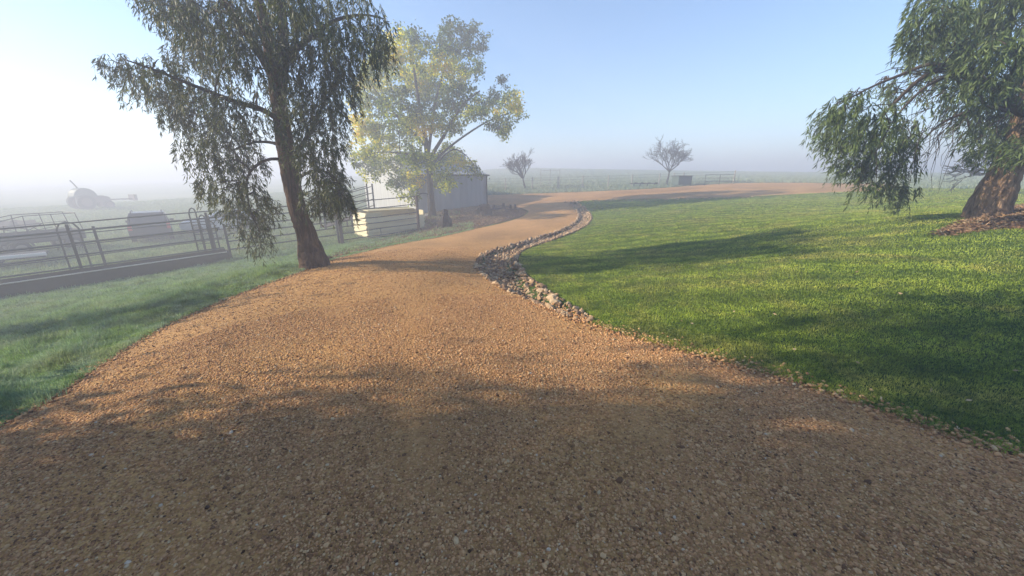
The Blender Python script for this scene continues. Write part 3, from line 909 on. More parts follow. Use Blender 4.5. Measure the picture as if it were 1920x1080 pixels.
# --- big old tree at the right edge
YR = 7.6
gR = ground_at(1846, 408)
right_masses = [
    (1760, 10, 45, 45), (1735, 50, 35, 40), (1775, 70, 45, 45), (1730, 85, 25, 30, .8), (1760, 115, 35, 30), (1820, 30, 55, 50), (1830, 90, 50, 45), (1890, 20, 60, 50), (1890, 90, 55, 50), (1960, 50, 70, 70), (2040, 80, 80, 80), (1800, 140, 35, 35),
    (1850, 150, 50, 45), (1910, 160, 55, 50), (1980, 150, 70, 60), (1820, 190, 32, 32), (1865, 210, 45, 40), (1920, 220, 50, 40), (1830, 235, 28, 28, .9), (1850, 265, 32, 25), (1890, 270, 45, 25), (1940, 275, 50, 30), (2010, 230, 60, 60), (1830, -50, 80, 50), (1930, -60, 90, 60), (2080, 0, 80, 80),
    (1675, 152, 25, 18, .7), (1700, 165, 30, 22, .6), (1650, 165, 22, 14, .5), (1575, 195, 32, 24), (1608, 178, 25, 20, .8), (1550, 215, 28, 22), (1590, 225, 42, 35), (1640, 215, 42, 38), (1570, 255, 35, 32), (1620, 265, 48, 40), (1670, 255, 42, 40), (1700, 240, 25, 30, .7), (1600, 300, 35, 30), (1645, 310, 45, 35), (1695, 295, 30, 38), (1625, 345, 22, 20, .8), (1665, 345, 32, 25), (1695, 350, 20, 28, .8), (1690, 375, 14, 12, .7), (1535, 240, 14, 14, .6), (1720, 190, 25, 20, .3),
]
bare = []
for _ in range(46):
    sx = random.uniform(1725, 1810); sy = random.uniform(175, 260) - (sx - 1725) * .2
    ex = sx - random.uniform(10, 90); ey = sy + random.uniform(25, 120)
    dy = random.uniform(-.8, .8)
    bare.append(([(sx, sy, dy), (sx * .6 + ex * .4 + random.gauss(0, 6), sy * .7 + ey * .3, dy), (sx * .25 + ex * .75 + random.gauss(0, 5), sy * .3 + ey * .7, dy), (ex, ey, dy)], [.007, .006, .004, .0025]))
for _ in range(22):
    sx = random.uniform(1700, 1790); sy = random.uniform(130, 175)
    ex = sx - random.uniform(30, 70); ey = sy + random.uniform(-10, 60)
    dy = random.uniform(-.8, .8)
    bare.append(([(sx, sy, dy), ((sx + ex) / 2, sy + (ey - sy) * .3 - 6, dy), (ex, ey, dy)], [.009, .007, .004]))
gum('old_tree', 'old tree with thick furrowed leaning trunk on the mulched mound at right', tuple(gR), YR,
    [(1846, 410), (1862, 370), (1882, 330), (1905, 280), (1930, 210), (1950, 120), (1960, 20), (1965, -80)],
    [.37, .29, .24, .215, .20, .17, .12, .07],
    [([(1925, 215, 0), (1870, 170, -.3), (1810, 140, -.5), (1770, 130, -.6), (1730, 145, -.6), (1680, 190, -.6), (1640, 235, -.6)], [.11, .085, .065, .05, .036, .024, .012]),
     ([(1925, 225, 0), (1860, 200, .2), (1800, 215, .3), (1760, 235, .3), (1725, 268, .3), (1690, 300, .3)], [.05, .038, .028, .02, .014, .008]),
     ([(1790, 133, -.5), (1745, 120, -.2), (1690, 140, 0), (1630, 165, .1), (1575, 195, .1)], [.04, .034, .026, .018, .009]),
     ([(1800, 137, -.5), (1740, 160, -.9), (1680, 220, -1), (1640, 290, -1)], [.028, .022, .014, .006]),
     ([(1940, 150, 0), (1890, 80, .3), (1830, 40, .5), (1770, 30, .6)], [.09, .07, .045, .02]),
     ([(1955, 60, 0), (1910, 0, .2), (1850, -40, .3)], [.08, .05, .02])],
    right_masses, 1.3, M['willow_leaf'], M['old_bark'], density=42, extra=bare, lowest=1.35, seg=(.2, .5), ln=(.09, .15), wd=(.016, .026), blow=(-.12, 0, 0))
tag(bpy.data.objects['old_tree'], cat='tree')

# --- yellowing broadleaf tree by the shed
YT = 25.2
gT = ground_at(810, 405)
YT = gT.y
tm = [(760, 80, 35, 32), (725, 110, 35, 30), (700, 135, 30, 25), (860, 72, 38, 30), (893, 72, 20, 28, .8), (845, 50, 20, 12, .6), (815, 105, 50, 40), (765, 145, 50, 40), (705, 175, 38, 38), (675, 205, 24, 30, .7), (690, 235, 35, 32), (745, 200, 45, 38), (810, 165, 50, 40), (870, 135, 42, 35), (860, 185, 42, 35),
      (950, 150, 16, 12, .7), (915, 190, 28, 26), (955, 190, 28, 24), (975, 212, 16, 14, .7), (935, 225, 32, 24), (945, 252, 20, 14), (890, 215, 28, 20), (840, 235, 35, 28), (790, 230, 45, 35), (735, 255, 45, 35), (690, 280, 35, 28), (672, 300, 22, 16, .7), (720, 310, 40, 28), (780, 290, 40, 32), (840, 290, 32, 24, .8), (870, 310, 28, 18, .9), (893, 322, 18, 14, .8),
      (770, 335, 35, 22), (740, 345, 24, 20, .8), (830, 335, 30, 20, .9), (845, 350, 24, 14, .7), (765, 368, 22, 20, .8), (800, 315, 24, 18, .7), (690, 330, 20, 14, .6)]
root = empty('broadleaf_tree', tuple(gT))
C, RR, W = masses_world(tm, YT, 3.2)
A = []; D = []; rn = []; tg = []
for c, r, w in zip(C, RR, W):
    n = int(2200 * w * (r[0] * r[2]) / 1.2)
    k = max(5, int(n / 45))
    for _ in range(k):
        u = np.array([random.gauss(0, 1) for _ in range(3)]); u /= np.linalg.norm(u)
        s = c + u * r * (random.random() ** .4) * 1.02
        tg.append(s) if random.random() < .42 else None
        m = 26
        q = RS.normal(0, 1, (m, 3)) * np.array([.16, .16, .12])
        A.append(s + q); dd = RS.normal(0, .7, (m, 3)); dd[:, 2] -= .5; D.append(dd)
        yl = 1.0 * (vnoise(np.array([s[0]]), np.array([s[2]]), .55, 4)[0]) + .40 + .12 * ((s[0] < gT.x)) - .10 * ((s[2] - 3) / 6)
        rn.append(np.clip(yl + RS.normal(0, .14, m) + random.gauss(0, .08), 0, 1))
A = np.concatenate(A); D = np.concatenate(D); rn = np.concatenate(rn)
inv = Vector(gT)
P = lambda px, py, dy=0: at(px, py, YT + dy)
tp = [P(811, 407), P(808, 370), P(806, 335), P(803, 300), P(796, 250), P(785, 190), P(775, 120), P(770, 80)]
tp[0].z -= .1
tk, mb = grow_limbs(tp, [.32, .22, .20, .19, .15, .11, .06, .03],
    [([P(804, 300), P(835, 250, -.6), P(865, 200, -1), P(900, 170, -1.2)], [.13, .10, .07, .03]),
     ([P(803, 290), P(815, 200, 1), P(835, 120, 1.6), P(850, 60, 1.8)], [.12, .09, .06, .02]),
     ([P(800, 275), P(760, 235, -1), P(720, 190, -1.6), P(690, 150, -1.8)], [.11, .08, .05, .02]),
     ([P(805, 305), P(770, 290, 1), P(720, 285, 1.6), P(680, 290, 1.8)], [.09, .07, .045, .02]),
     ([P(806, 310), P(850, 270, 1.2), P(910, 230, 1.4), P(960, 210, 1.5)], [.10, .075, .05, .02]),
     ([P(806, 320), P(845, 282, -.8), P(872, 290, -1), P(895, 318, -1)], [.06, .045, .03, .015])], tg, tip=.012, jit=.1, sag=.06, maxr=.09)
wood(tk, mb, root, inv, M['grey_bark'], M['grey_bark'])
leaf_cloud('crown', A - np.array(inv), D, RS.uniform(.13, .21, len(A)), RS.uniform(.09, .14, len(A)), M['ash_leaf'], root, rn)
tag(root, 'broad round tree with yellowing autumn leaves beside the metal shed', 'tree')

# --- bare winter trees
def bare_tree(name, label, base, height, width, seed, lean=0, mt='grey_bark', spread=.55, depth=6, r0=.09, group=None, upright=.35):
    rnd = random.Random(seed)
    mb = MB()
    def grow(p, d, L, r, lv):
        n = 4; pts = [p.copy()]; dd = d.copy()
        for i in range(n):
            dd = (dd + Vector((rnd.gauss(0, 1), rnd.gauss(0, 1), rnd.gauss(0, .6))) * .10 + Vector((0, 0, upright * .12))).normalized()
            pts.append(pts[-1] + dd * L / n)
        rr = [max(.010, r * (1 - .4 * i / n)) for i in range(n + 1)]
        mb.tube(pts, rr, 8 if lv < 2 else 4, False)
        if lv >= depth: return
        k = 3 if lv < 4 else 2
        if lv == 0: k = 7
        for i in range(k):
            q = pts[-1] if (i == 0 or lv == 0) else pts[rnd.randint(2, n)]
            a = rnd.uniform(0, 6.28) if lv else 6.283 * i / k + .3; t = spread * rnd.uniform(.6, 1.25) * (1.35 if lv == 0 else 1)
            if lv == 0 and i == k - 1: t = .1
            o = dd.orthogonal().normalized(); o2 = dd.cross(o)
            nd = (dd * math.cos(t) + (o * math.cos(a) + o2 * math.sin(a)) * math.sin(t)).normalized()
            grow(q, nd, L * rnd.uniform(.62, .85), r * .58, lv + 1)
    grow(Vector((0, 0, -.1)), Vector((lean, 0, 1)).normalized(), height * .26, r0, 0)
    zmax = max(v.z for v in mb.v); xm = max(abs(v.x) for v in mb.v)
    for i, v in enumerate(mb.v): mb.v[i] = Vector((v.x * width / 2 / xm, v.y * width / 2 / xm, v.z * height / zmax))
    root = empty(name, tuple(base))
    mb.build('trunk', M[mt], root)
    tag(root, label, 'tree', group)
    return root
g1 = ground_at(985, 354); g2 = ground_at(1250, 347)
print('bare trees', g1, g2)
s1, s2 = g1.y / FPX / 1.0, g2.y / FPX
bare_tree('bare_tree', 'leafless fan-shaped small tree beyond the road behind the shed', g1, 70 * s1, 92 * s1, 5, 0, r0=.10, upright=.6)
bare_tree('bare_tree', 'leafless spreading tree beyond the far road beside a dark green bin', g2, 84 * s2, 82 * s2, 9, .1, r0=.10, upright=.3)
g3 = ground_at(1850, 352)
g3 = Vector((22.5, 17.0, H(22.5, 17.0)))
bare_tree('bare_tree', 'faint leafless tree in the fog behind the old trunk', g3, 2.5, 4.2, 15, -.3, r0=.07, upright=.0)

# --- trees left of the camera, outside the picture, whose shade falls over the near road
def shade_tree(label, x, y, h, rx, ry, seed, nclump=60, per=150, zc=.58, rz=.40):
    rnd = np.random.RandomState(seed); random.seed(seed)
    z0 = H(x, y); root = empty('shade_tree', (x, y, z0))
    C = []
    A = []; D = []; rn = []
    for i in range(nclump):
        u = rnd.normal(0, 1, 3); u /= np.linalg.norm(u)
        q = rnd.rand() ** .5
        c = np.array([u[0] * rx * q, u[1] * ry * q, h * zc + u[2] * h * rz * q])
        C.append(c)
        m = per
        A.append(c + rnd.normal(0, 1, (m, 3)) * np.array([.5, .5, .42])); dd = rnd.normal(0, .5, (m, 3)); dd[:, 2] -= .8; D.append(dd); rn.append(rnd.beta(2, 2.5, m))
    A = np.concatenate(A); D = np.concatenate(D); rn = np.concatenate(rn)
    A[:, 2] = np.minimum(A[:, 2], 10.6 - z0)
    tk, mb = grow_limbs([Vector((0, 0, -.2)), Vector((.1, 0, h * .25)), Vector((0, .2, h * .55)), Vector((.1, .1, h * .85))], [.3, .24, .16, .05], [], [Vector(c) for c in C])
    wood(tk, mb, root, Vector((0, 0, 0)), M['gum_bark'], M['gum_bark'])
    leaf_cloud('crown', A, D, rnd.uniform(.18, .30, len(A)), rnd.uniform(.06, .10, len(A)), M['gum_leaf'], root, rn)
    tag(root, label, 'tree')
    return root
shade_tree('broad gum tree standing off to the left of the near road', -13.0, -1.2, 10.2, 3.4, 2.9, 3, 150, 260)
shade_tree('unseen tall clean-stemmed gum tree, its high crown added to shade the right lawn', -9.6, .9, 10.4, 2.6, 2.3, 17, 80, 240, .80, .20)  # unseen, added; crown kept high so it shades only the right lawn
shade_tree('unseen low bushy wattle tree added off to the left to shade the near road', -9.6, -.4, 5.4, 2.4, 2.6, 23, 170, 260, .48, .44)  # unseen, added to stop sun passing below the taller crowns
shade_tree('slim gum sapling standing off to the left of the trough', -14.0, 5.3, 6.4, 1.2, .35, 13, 10, 120)
shade_tree('second gum tree further back on the left bank', -12.0, -6.5, 10.0, 3.6, 3.8, 4, 150, 260)
shade_tree('unseen leaning gum tree added off to the left to shade the near lawn', -8.6, -1.4, 10.3, 2.8, 2.7, 14, 150, 260)  # unseen, added closer in so its shade reaches across to the lawn
random.seed(21)

# ------------------------------------------------------------------ stock yard fence
FDIR = Vector((1, .93, 0)).normalized()
def fpt(t): return Vector((-15.5, 13, 0)) + FDIR * t
FN = Vector((-FDIR.y, FDIR.x, 0))            # away from the road
def fz(t): p = fpt(t); return H(p.x, p.y)
T0, T1, T2, T3 = -5.5, 4.05, 9.6, 13.35
def solve_t(px):
    r = None; best = None
    for i in range(4000):
        t = -8 + i * .006; p = fpt(t); z = fz(t)
        f = p.y * CP_ + (EYE - z) * SP_
        x = CX + FPX * p.x / f
        if best is None or abs(x - px) < best[0]: best = (abs(x - px), t)
    return best[1]
T1 = solve_t(427); T2 = solve_t(640); T3 = solve_t(786)
tG = solve_t(402)
def zline(ts):
    return np.interp
zl0, zl1, zl3 = fz(T0) , fz(T1), fz(T3)
def gz(t): return float(np.interp(t, [T0, T1, T3], [zl0, zl1, zl3]))   # straight rails over the bumps
def fence(name, label, ta, tb, rails, posts, off=0.0, pmat='dark_steel', rmat='rail', pw=.08, top=2.1, loops=()):
    root = empty(name, tuple(fpt(ta) + FN * off + Vector((0, 0, gz(ta)))), 0)
    inv = root.location.copy()
    for (hh, r) in rails:
        mb = MB(); n = 6
        pts = [fpt(ta + (tb - ta) * i / n) + FN * off + Vector((0, 0, gz(ta + (tb - ta) * i / n) + hh + random.gauss(0, .008))) - inv for i in range(n + 1)]
        mb.tube(pts, r, 8).build('rail', M[rmat], root, smooth=False)
    for t in posts:
        p = fpt(t) + FN * (off) - inv
        z = gz(t) - inv.z
        Mx = Matrix.Translation(Vector((p.x, p.y, 0))) @ Matrix.Rotation(math.atan2(FDIR.y, FDIR.x), 4, 'Z')
        MB().box((0, 0, z + top / 2 - .1), (pw, pw, top + .2), Mx).build('post', M[pmat], root, bevel=.006)
    for (t, w, hh) in loops:
        mb = MB()
        a = fpt(t) + FN * off - inv; a.z = 0; z = gz(t) - inv.z
        pts = [a + Vector((0, 0, z - .1)), a + Vector((0, 0, z + hh - .25)), a + FDIR * w * .18 + Vector((0, 0, z + hh - .06)), a + FDIR * w * .5 + Vector((0, 0, z + hh)), a + FDIR * w * .82 + Vector((0, 0, z + hh - .06)), a + FDIR * w + Vector((0, 0, z + hh - .25)), a + FDIR * w + Vector((0, 0, z - .1))]
        mb.tube(pts, .03, 8).build('hoop', M[rmat], root, smooth=True)
    return root
RH = [(2.14, .024), (1.86, .036), (1.42, .036), (.98, .03), (.55, .03)]
f1 = fence('yard_fence', '', T0, T1 - .02, RH, [solve_t(163) , T0 + .5, tG + .1], 0.12)
tag(f1, 'heavy steel rail fence standing over the long dark trough', 'fence')
f2 = fence('yard_fence', '', T0 - 1, T1 + 1.5, [(1.62, .018), (1.2, .018), (.75, .018)], [solve_t(105) + 1.2, solve_t(330) + 1.5], 1.5, loops=[(solve_t(52) + .9, .55, 2.1)], top=1.85)
tag(f2, 'thinner rail fence with a hooped post behind the trough fence', 'fence')
f3 = fence('yard_fence', '', T1 + .1, T2 - .03, [(h, .030) for h in (2.08, 1.78, 1.45, 1.12, .8, .45)], [T1 + .14, T2 - .08], .05, pw=.09, top=1.55)
tag(f3, 'six rail steel fence passing behind the leaning gum trunk', 'fence')
f4 = fence('yard_gate', '', T2 + .03, T3, [(h, .024) for h in (2.06, 1.62, 1.12, .82, .48, .12)], [T2 + .08, T3 - .02], .0, pmat='rust_post', rmat='dark_steel', pw=.13, top=2.12)
tag(f4, 'rail panel ending at a rusty brown post in front of the cream bin', 'fence panel')
mb = MB(); t = (T2 * .52 + T3 * .48)
pp = fpt(t) - f4.location + Vector((0, 0, gz(t)))
mb.tube([pp + Vector((0, 0, .12)), pp + Vector((0, 0, .48))], .02, 6).build('upright', M['rail'], f4)

# double gate posts with bow tops where the trough ends
gp = empty('gate', tuple(fpt(tG) + FN * .3 + Vector((0, 0, gz(tG)))))
for k, off in enumerate((-.42, -.16, .10)):
    a = FDIR * off
    mb = MB()
    hh = (2.3, 2.0, 1.7)[k]
    mb.tube([a + Vector((0, 0, 0)), a + Vector((0, 0, hh - .2)), a + FDIR * .05 + Vector((0, 0, hh - .05)), a + FDIR * .12 + Vector((0, 0, hh)), a + FDIR * .19 + Vector((0, 0, hh - .05)), a + FDIR * .22 + Vector((0, 0, hh - .2)), a + FDIR * .22], .028, 8)
    mb.build('hoop', M['rail'], gp, smooth=True)
for z in (.4, .8, 1.2, 1.6):
    MB().tube([FDIR * -.42 + Vector((0, 0, z)), FDIR * .32 + Vector((0, 0, z))], .018, 6).build('rail', M['rail'], gp)
tag(gp, 'narrow bow-topped steel drafting gate at the end of the dark trough', 'gate')

# trough
tr = empty('feed_trough', tuple(fpt(T0) + Vector((0, 0, gz(T0)))))
inv = tr.location.copy()
def along(ta, tb, off, z0, z1, th):
    mb = MB()
    a = fpt(ta) + FN * off - inv; b = fpt(tb) + FN * off - inv
    za, zb = gz(ta) - inv.z, gz(tb) - inv.z
    vs = []
    for p, z in ((a, za), (b, zb)):
        for q, zz in ((0, z0), (th, z0), (th, z1), (0, z1)):
            vs.append(Vector((p.x, p.y, z + zz)) + FN * q)
    mb.v = vs
    mb.f = [[0, 1, 2, 3], [7, 6, 5, 4], [0, 4, 5, 1], [1, 5, 6, 2], [2, 6, 7, 3], [3, 7, 4, 0]]
    return mb
along(T0, T1, -.50, -.3, .42, .05).build('front_board', M['trough'], tr, bevel=.008)
along(T0, T1, -.02, -.3, .52, .05).build('back_board', M['trough'], tr, bevel=.008)
along(T0, T1, -.45, .08, .12, .43).build('floor_board', M['trough'], tr)
along(T0, T1, -.53, +.423, .452, .09).build('steel_lip', M['steel_lip'], tr)
along(T1, T1 + .05, -.5, -.3, .47, .5).build('end_board', M['trough'], tr)
tag(tr, 'long dark timber feed trough with a pale steel lip below the rails', 'trough')

# ------------------------------------------------------------------ loading ramp rails behind the fence
rp = empty('loading_ramp', tuple(fpt(T3 - .9) + FN * 4.0 + Vector((0, 0, gz(T3) + .1))))
b0 = rp.location.copy(); rp.rotation_euler = (0, 0, 0)
def rl(pts, r, nm, m='rail'): MB().tube([Vector(p) for p in pts], r, 8).build(nm, M[m], rp)
for yy in (0, .9):
    for k, z in enumerate((.75, 1.15, 1.55, 1.95)):
        rl([FDIR * -3.2 + FN * yy + Vector((0, 0, z - .25)), FDIR * 0 + FN * yy + Vector((0, 0, z + .55))], .026, 'rail')
    for x_, z_ in ((-3.2, 1.9), (-1.6, 2.25), (-.05, 2.65)):
        MB().box((0, 0, z_ / 2), (.08, .08, z_), Matrix.Translation(FDIR * x_ + FN * yy)).build('post', M['dark_steel'], rp, bevel=.005)
mb = MB(); mb.v = [FDIR * -3.2 + Vector((0, 0, .15)), FDIR * 0 + Vector((0, 0, .95)), FDIR * 0 + FN * .9 + Vector((0, 0, .95)), FDIR * -3.2 + FN * .9 + Vector((0, 0, .15)),
    FDIR * -3.2 + Vector((0, 0, .07)), FDIR * 0 + Vector((0, 0, .87)), FDIR * 0 + FN * .9 + Vector((0, 0, .87)), FDIR * -3.2 + FN * .9 + Vector((0, 0, .07))]
mb.f = [[0, 1, 2, 3], [7, 6, 5, 4], [0, 4, 5, 1], [1, 5, 6, 2], [2, 6, 7, 3], [3, 7, 4, 0]]
mb.build('ramp_deck', M['trough'], rp)
tag(rp, 'sloping steel stock loading ramp in front of the white shed wall', 'loading ramp')

# ------------------------------------------------------------------ cream ribbed open bin behind the end panel
bt0, bt1 = solve_t(690) + .35, T3 - .15
bo = fpt(bt0) + FN * .75
bz = gz(bt0) - .05
cb = empty('cream_bin', (bo.x, bo.y, bz), math.atan2(FDIR.y, FDIR.x))
BL, BW, BH = 3.6, 1.9, 1.35
def ribbed(x0, x1, y0, y1, z0, z1, nm, th=.05):
    """wall of horizontal overlapping boards between two plan points"""
    a = Vector((x0, y0, 0)); b = Vector((x1, y1, 0)); d = (b - a); L = d.length; d.normalize(); n = Vector((d.y, -d.x, 0))
    mb = MB(); m = max(3, int((z1 - z0) / .22)); s = (z1 - z0) / m
    for i in range(m):
        za, zb_ = z0 + i * s, z0 + (i + 1) * s - .004
        k = len(mb.v)
        for p in (a, b):
            mb.v += [p + n * (th * 1.9) + Vector((0, 0, za)), p + n * (th * .3) + Vector((0, 0, zb_)), p + Vector((0, 0, zb_)), p + Vector((0, 0, za))]
        mb.f += [[k, k + 1, k + 2, k + 3], [k + 7, k + 6, k + 5, k + 4], [k, k + 4, k + 5, k + 1], [k + 1, k + 5, k + 6, k + 2], [k + 2, k + 6, k + 7, k + 3], [k + 3, k + 7, k + 4, k]]
    return mb.build(nm, M['cream'], cb)
ribbed(0, BL, 0, 0, 0, BH * .80, 'front_wall')
ribbed(0, 0, BW, 0, 0, BH, 'end_wall')
ribbed(BL, BL, 0, BW, 0, BH, 'far_wall')
ribbed(BL, 0, BW, BW, 0, BH + .12, 'back_wall')
MB().box((BL / 2, BW / 2, .25), (BL - .06, BW - .06, .06)).build('floor', M['cream'], cb)
MB().box((.45, -.01, BH * .8 + .14), (.9, .06, .28)).build('corner_panel', M['cream'], cb)
MB().box((BL / 2 + .25, BW * .78, BH + .04), (BL - .6, BW * .5, .05), Matrix.Rotation(-.0, 4, 'X')).build('lid', M['cream'], cb, bevel=.006)
tag(cb, 'cream ribbed open-topped bin behind the rusty end post', 'bin')

# ------------------------------------------------------------------ shed
cA = Vector((-6.96, 27.5, 0)); cB = Vector((-2.2, 32.0, 0))
cA = ground_at(785, 402); cB = ground_at(913, 383.5)
print('shed', cA, cB)
zb = min(cA.z, cB.z) - .25
u = Vector((cB.x - cA.x, cB.y - cA.y, 0)); SL = u.length; u.normalize(); w_ = Vector((-u.y, u.x, 0))
she = empty('shed', (cA.x, cA.y, 0), math.atan2(u.y, u.x))
def top_z(px, py, Y): return at(px, py, Y).z
ze = top_z(914, 328, cB.y)
zr = ze + 1.35
zm = top_z(868, 290, cB.y + 2.0)
LD = 3.0; MD = 7.5
def quadwall(pts, nm, material, th=.04, par=she):
    a, b, c, d = [Vector(p) for p in pts]; n = (b - a).cross(d - a).normalized() * th
    mb = MB(); mb.v = [a, b, c, d, a - n, b - n, c - n, d - n]
    mb.f = [[0, 1, 2, 3], [7, 6, 5, 4], [0, 4, 5, 1], [1, 5, 6, 2], [2, 6, 7, 3], [3, 7, 4, 0]]
    return mb.build(nm, M[material], par)
quadwall([(0, 0, zb), (SL, 0, zb), (SL, 0, ze), (0, 0, ze)], 'front_wall', 'shed_shade')
quadwall([(SL, .045, zb), (SL, LD, zb), (SL, LD, ze + .8), (SL, .045, ze)], 'lean_to_wall', 'shed_white')
quadwall([(0, LD, zb), (0, .045, zb), (0, .045, ze), (0, LD, ze + .8)], 'side_wall', 'shed_white')
quadwall([(-.15, -.2, ze + .0), (SL + .15, -.2, ze), (SL + .15, LD, ze + .86), (-.15, LD, ze + .86)], 'lean_to_roof', 'roof_sheet')
quadwall([(0, LD + .01, zb), (SL, LD + .01, zb), (SL, LD + .01, zm), (0, LD + .01, zm)], 'upper_wall', 'shed_shade')
quadwall([(SL, LD + .055, zb), (SL, LD + MD, zb), (SL, LD + MD, zm - .5), (SL, LD + .055, zm)], 'end_wall', 'shed_white')
quadwall([(0, LD + MD, zb), (0, LD + .055, zb), (0, LD + .055, zm), (0, LD + MD, zm - .5)], 'end_wall', 'shed_white')
quadwall([(-.12, LD - .12, zm + .03), (SL + .12, LD - .12, zm + .03), (SL + .12, LD + MD + .1, zm - .47), (-.12, LD + MD + .1, zm - .47)], 'roof', 'roof_sheet')
quadwall([(SL, LD + MD, zb), (0, LD + MD, zb), (0, LD + MD, zm - .5), (SL, LD + MD, zm - .5)], 'back_wall', 'shed_shade')
MB().box((SL / 2, -.20, ze - .03), (SL + .3, .12, .11)).build('gutter', M['dark_steel'], she, bevel=.01)
MB().tube([(SL - .03, -.08, ze - .08), (SL - .03, -.08, zb + .2)], .04, 8).build('downpipe', M['dark_steel'], she)
MB().box((SL + .01, .0, (ze + zb) / 2), (.07, .07, ze - zb - .05)).build('corner_flashing', M['dark_steel'], she)
tag(she, 'corrugated metal shed with shade coloured into its grey front and a bright white side', 'shed')

# ------------------------------------------------------------------ things on the mulch bed
def lump(name, label, cat, base, prof, material, seed, sides=14, jit=.16):
    """turned, jagged profile of (radius, height)"""
    rnd = random.Random(seed); mb = MB(); k = sides
    ph = [rnd.uniform(.75, 1.25) for _ in range(k)]
    for (r, z) in prof:
        for j in range(k):
            a = 2 * math.pi * j / k; q = r * ph[j] * rnd.uniform(1 - jit, 1 + jit)
            mb.v.append(Vector((math.cos(a) * q, math.sin(a) * q * .8, z + rnd.gauss(0, .25) * r * .35)))
    for i in range(len(prof) - 1):
        for j in range(k): mb.f.append([i * k + j, i * k + (j + 1) % k, (i + 1) * k + (j + 1) % k, (i + 1) * k + j])
    mb.f.append([(len(prof) - 1) * k + j for j in range(k)])
    o = mb.build(name, M[material])
    o.location = base
    tag(o, label, cat)
    return o
gs = ground_at(836, 427); sc_ = gs.y / FPX
lump('tree_stump', 'dark pointed tree stump on the mulch left of the bend', 'stump', gs - Vector((0, 0, .06)), [(13 * sc_, 0), (13 * sc_, 8 * sc_), (11 * sc_, 16 * sc_), (7 * sc_, 23 * sc_), (4.5 * sc_, 26 * sc_), (6 * sc_, 29 * sc_), (5 * sc_, 34 * sc_), (2 * sc_, 36 * sc_)], 'burnt', 3)
gs = ground_at(910, 404); sc_ = gs.y / FPX
lump('tree_stump', 'broken grey stump at the shed corner beside the bend', 'stump', gs - Vector((0, 0, .06)), [(11 * sc_, 0), (10 * sc_, 6 * sc_), (9 * sc_, 12 * sc_), (9 * sc_, 18 * sc_), (5 * sc_, 22 * sc_)], 'log', 8)
gs = ground_at(900, 402)
lump('rock', 'dark rough boulder leaning against the broken grey stump', 'boulder', gs - Vector((0, 0, .08)), [(8 * sc_, 0), (8 * sc_, 5 * sc_), (6 * sc_, 10 * sc_), (2 * sc_, 15 * sc_)], 'burnt', 12)
names = ['short log bollard nearest the broken stump', 'short log bollard second from the broken stump', 'short log bollard third from the broken stump', 'short log bollard at the road tip of the mulch bed']
for i, (px, py) in enumerate([(926, 392), (944, 389), (957, 392), (966, 392)]):
    g_ = ground_at(px, py); s = g_.y / FPX
    o = MB().tube([(0, 0, -.1), (0, 0, 7 * s), (.01, 0, 8 * s)], [2.4 * s, 2.4 * s, 1.9 * s], 10, True, .15).build('log_bollard', M['log'])
    o.location = g_; tag(o, names[i], 'bollard', 'short log bollards on the mulch bed')
for i, (a, b, lb) in enumerate([((918, 396), (948, 392), 'fallen grey log lying from the broken stump towards the bollards'), ((940, 394), (972, 395), 'thin fallen log lying in front of the last two bollards')]):
    A0, A1 = ground_at(*a), ground_at(*b); r = .09 - .03 * i
    o = MB().tube([Vector((0, 0, r)), (A1 - A0) * .3 + Vector((0, 0, r * 1.2)), (A1 - A0) * .7 + Vector((0, 0, r)), (A1 - A0) + Vector((0, 0, r * .8))], [r, r * .95, r * .85, r * .6], 9, True, .2).build('fallen_log', M['log'])
    o.location = A0; tag(o, lb, 'log')
# pale bags by the shed wall
for i, (px, py, s0, lb) in enumerate([(786, 405, 7, 'white plastic sack on the ground left of the broadleaf trunk'), (799, 405, 6, 'white plastic sack touching the foot of the broadleaf trunk')]):
    g_ = ground_at(px, py); s = g_.y / FPX * s0 * .6
    o = bpy.data.objects.new('plastic_sack', RM[i + 3].copy()); o.data.materials[0] = M['white_paint']
    o.location = g_ + Vector((0, 0, s * .4)); o.scale = (s * 1.2, s, s * .8); COL.objects.link(o)
    tag(o, lb, 'sack')
g_ = ground_at(704, 455)
o = MB().box((0, 0, .02), (.42, .16, .03), Matrix.Rotation(.5, 4, 'Z')).build('board_offcut', M['white_paint'], bevel=.004)
o.location = g_; tag(o, 'small white board lying in the grass by the end panel', 'board')

# ------------------------------------------------------------------ litter
def litter(name, P, n, smin, smax, label, hf, area=None):
    lo, hi = P.min(0), P.max(0)
    x = RS.uniform(lo[0], hi[0], n); y = RS.uniform(lo[1], hi[1], n)
    k = inside(P, x, y); x, y = x[k], y[k]
    z = hf(x, y) + RS.uniform(.004, .035, len(x))
    A = np.stack([x, y, z], 1); D = RS.normal(0, 1, (len(x), 3)); D[:, 2] *= .25
    o = leaf_cloud(name, A, D, RS.uniform(smin, smax, len(x)), RS.uniform(.02, .035, len(x)), M['litter_leaf'], None, RS.beta(1.6, 2.2, len(x)))
    tag(o, label, 'leaf litter', kind='stuff')
litter('bark_litter', TREE_BED, 42000, .05, .13, 'brown bark and leaf litter round the old leaning tree', lambda a, b: tb_h(a, b) - .01)
litter('bed_litter', BED, 30000, .06, .16, 'brown leaf litter and twigs on the bed by the shed', lambda a, b: base_h(a, b) + .01)
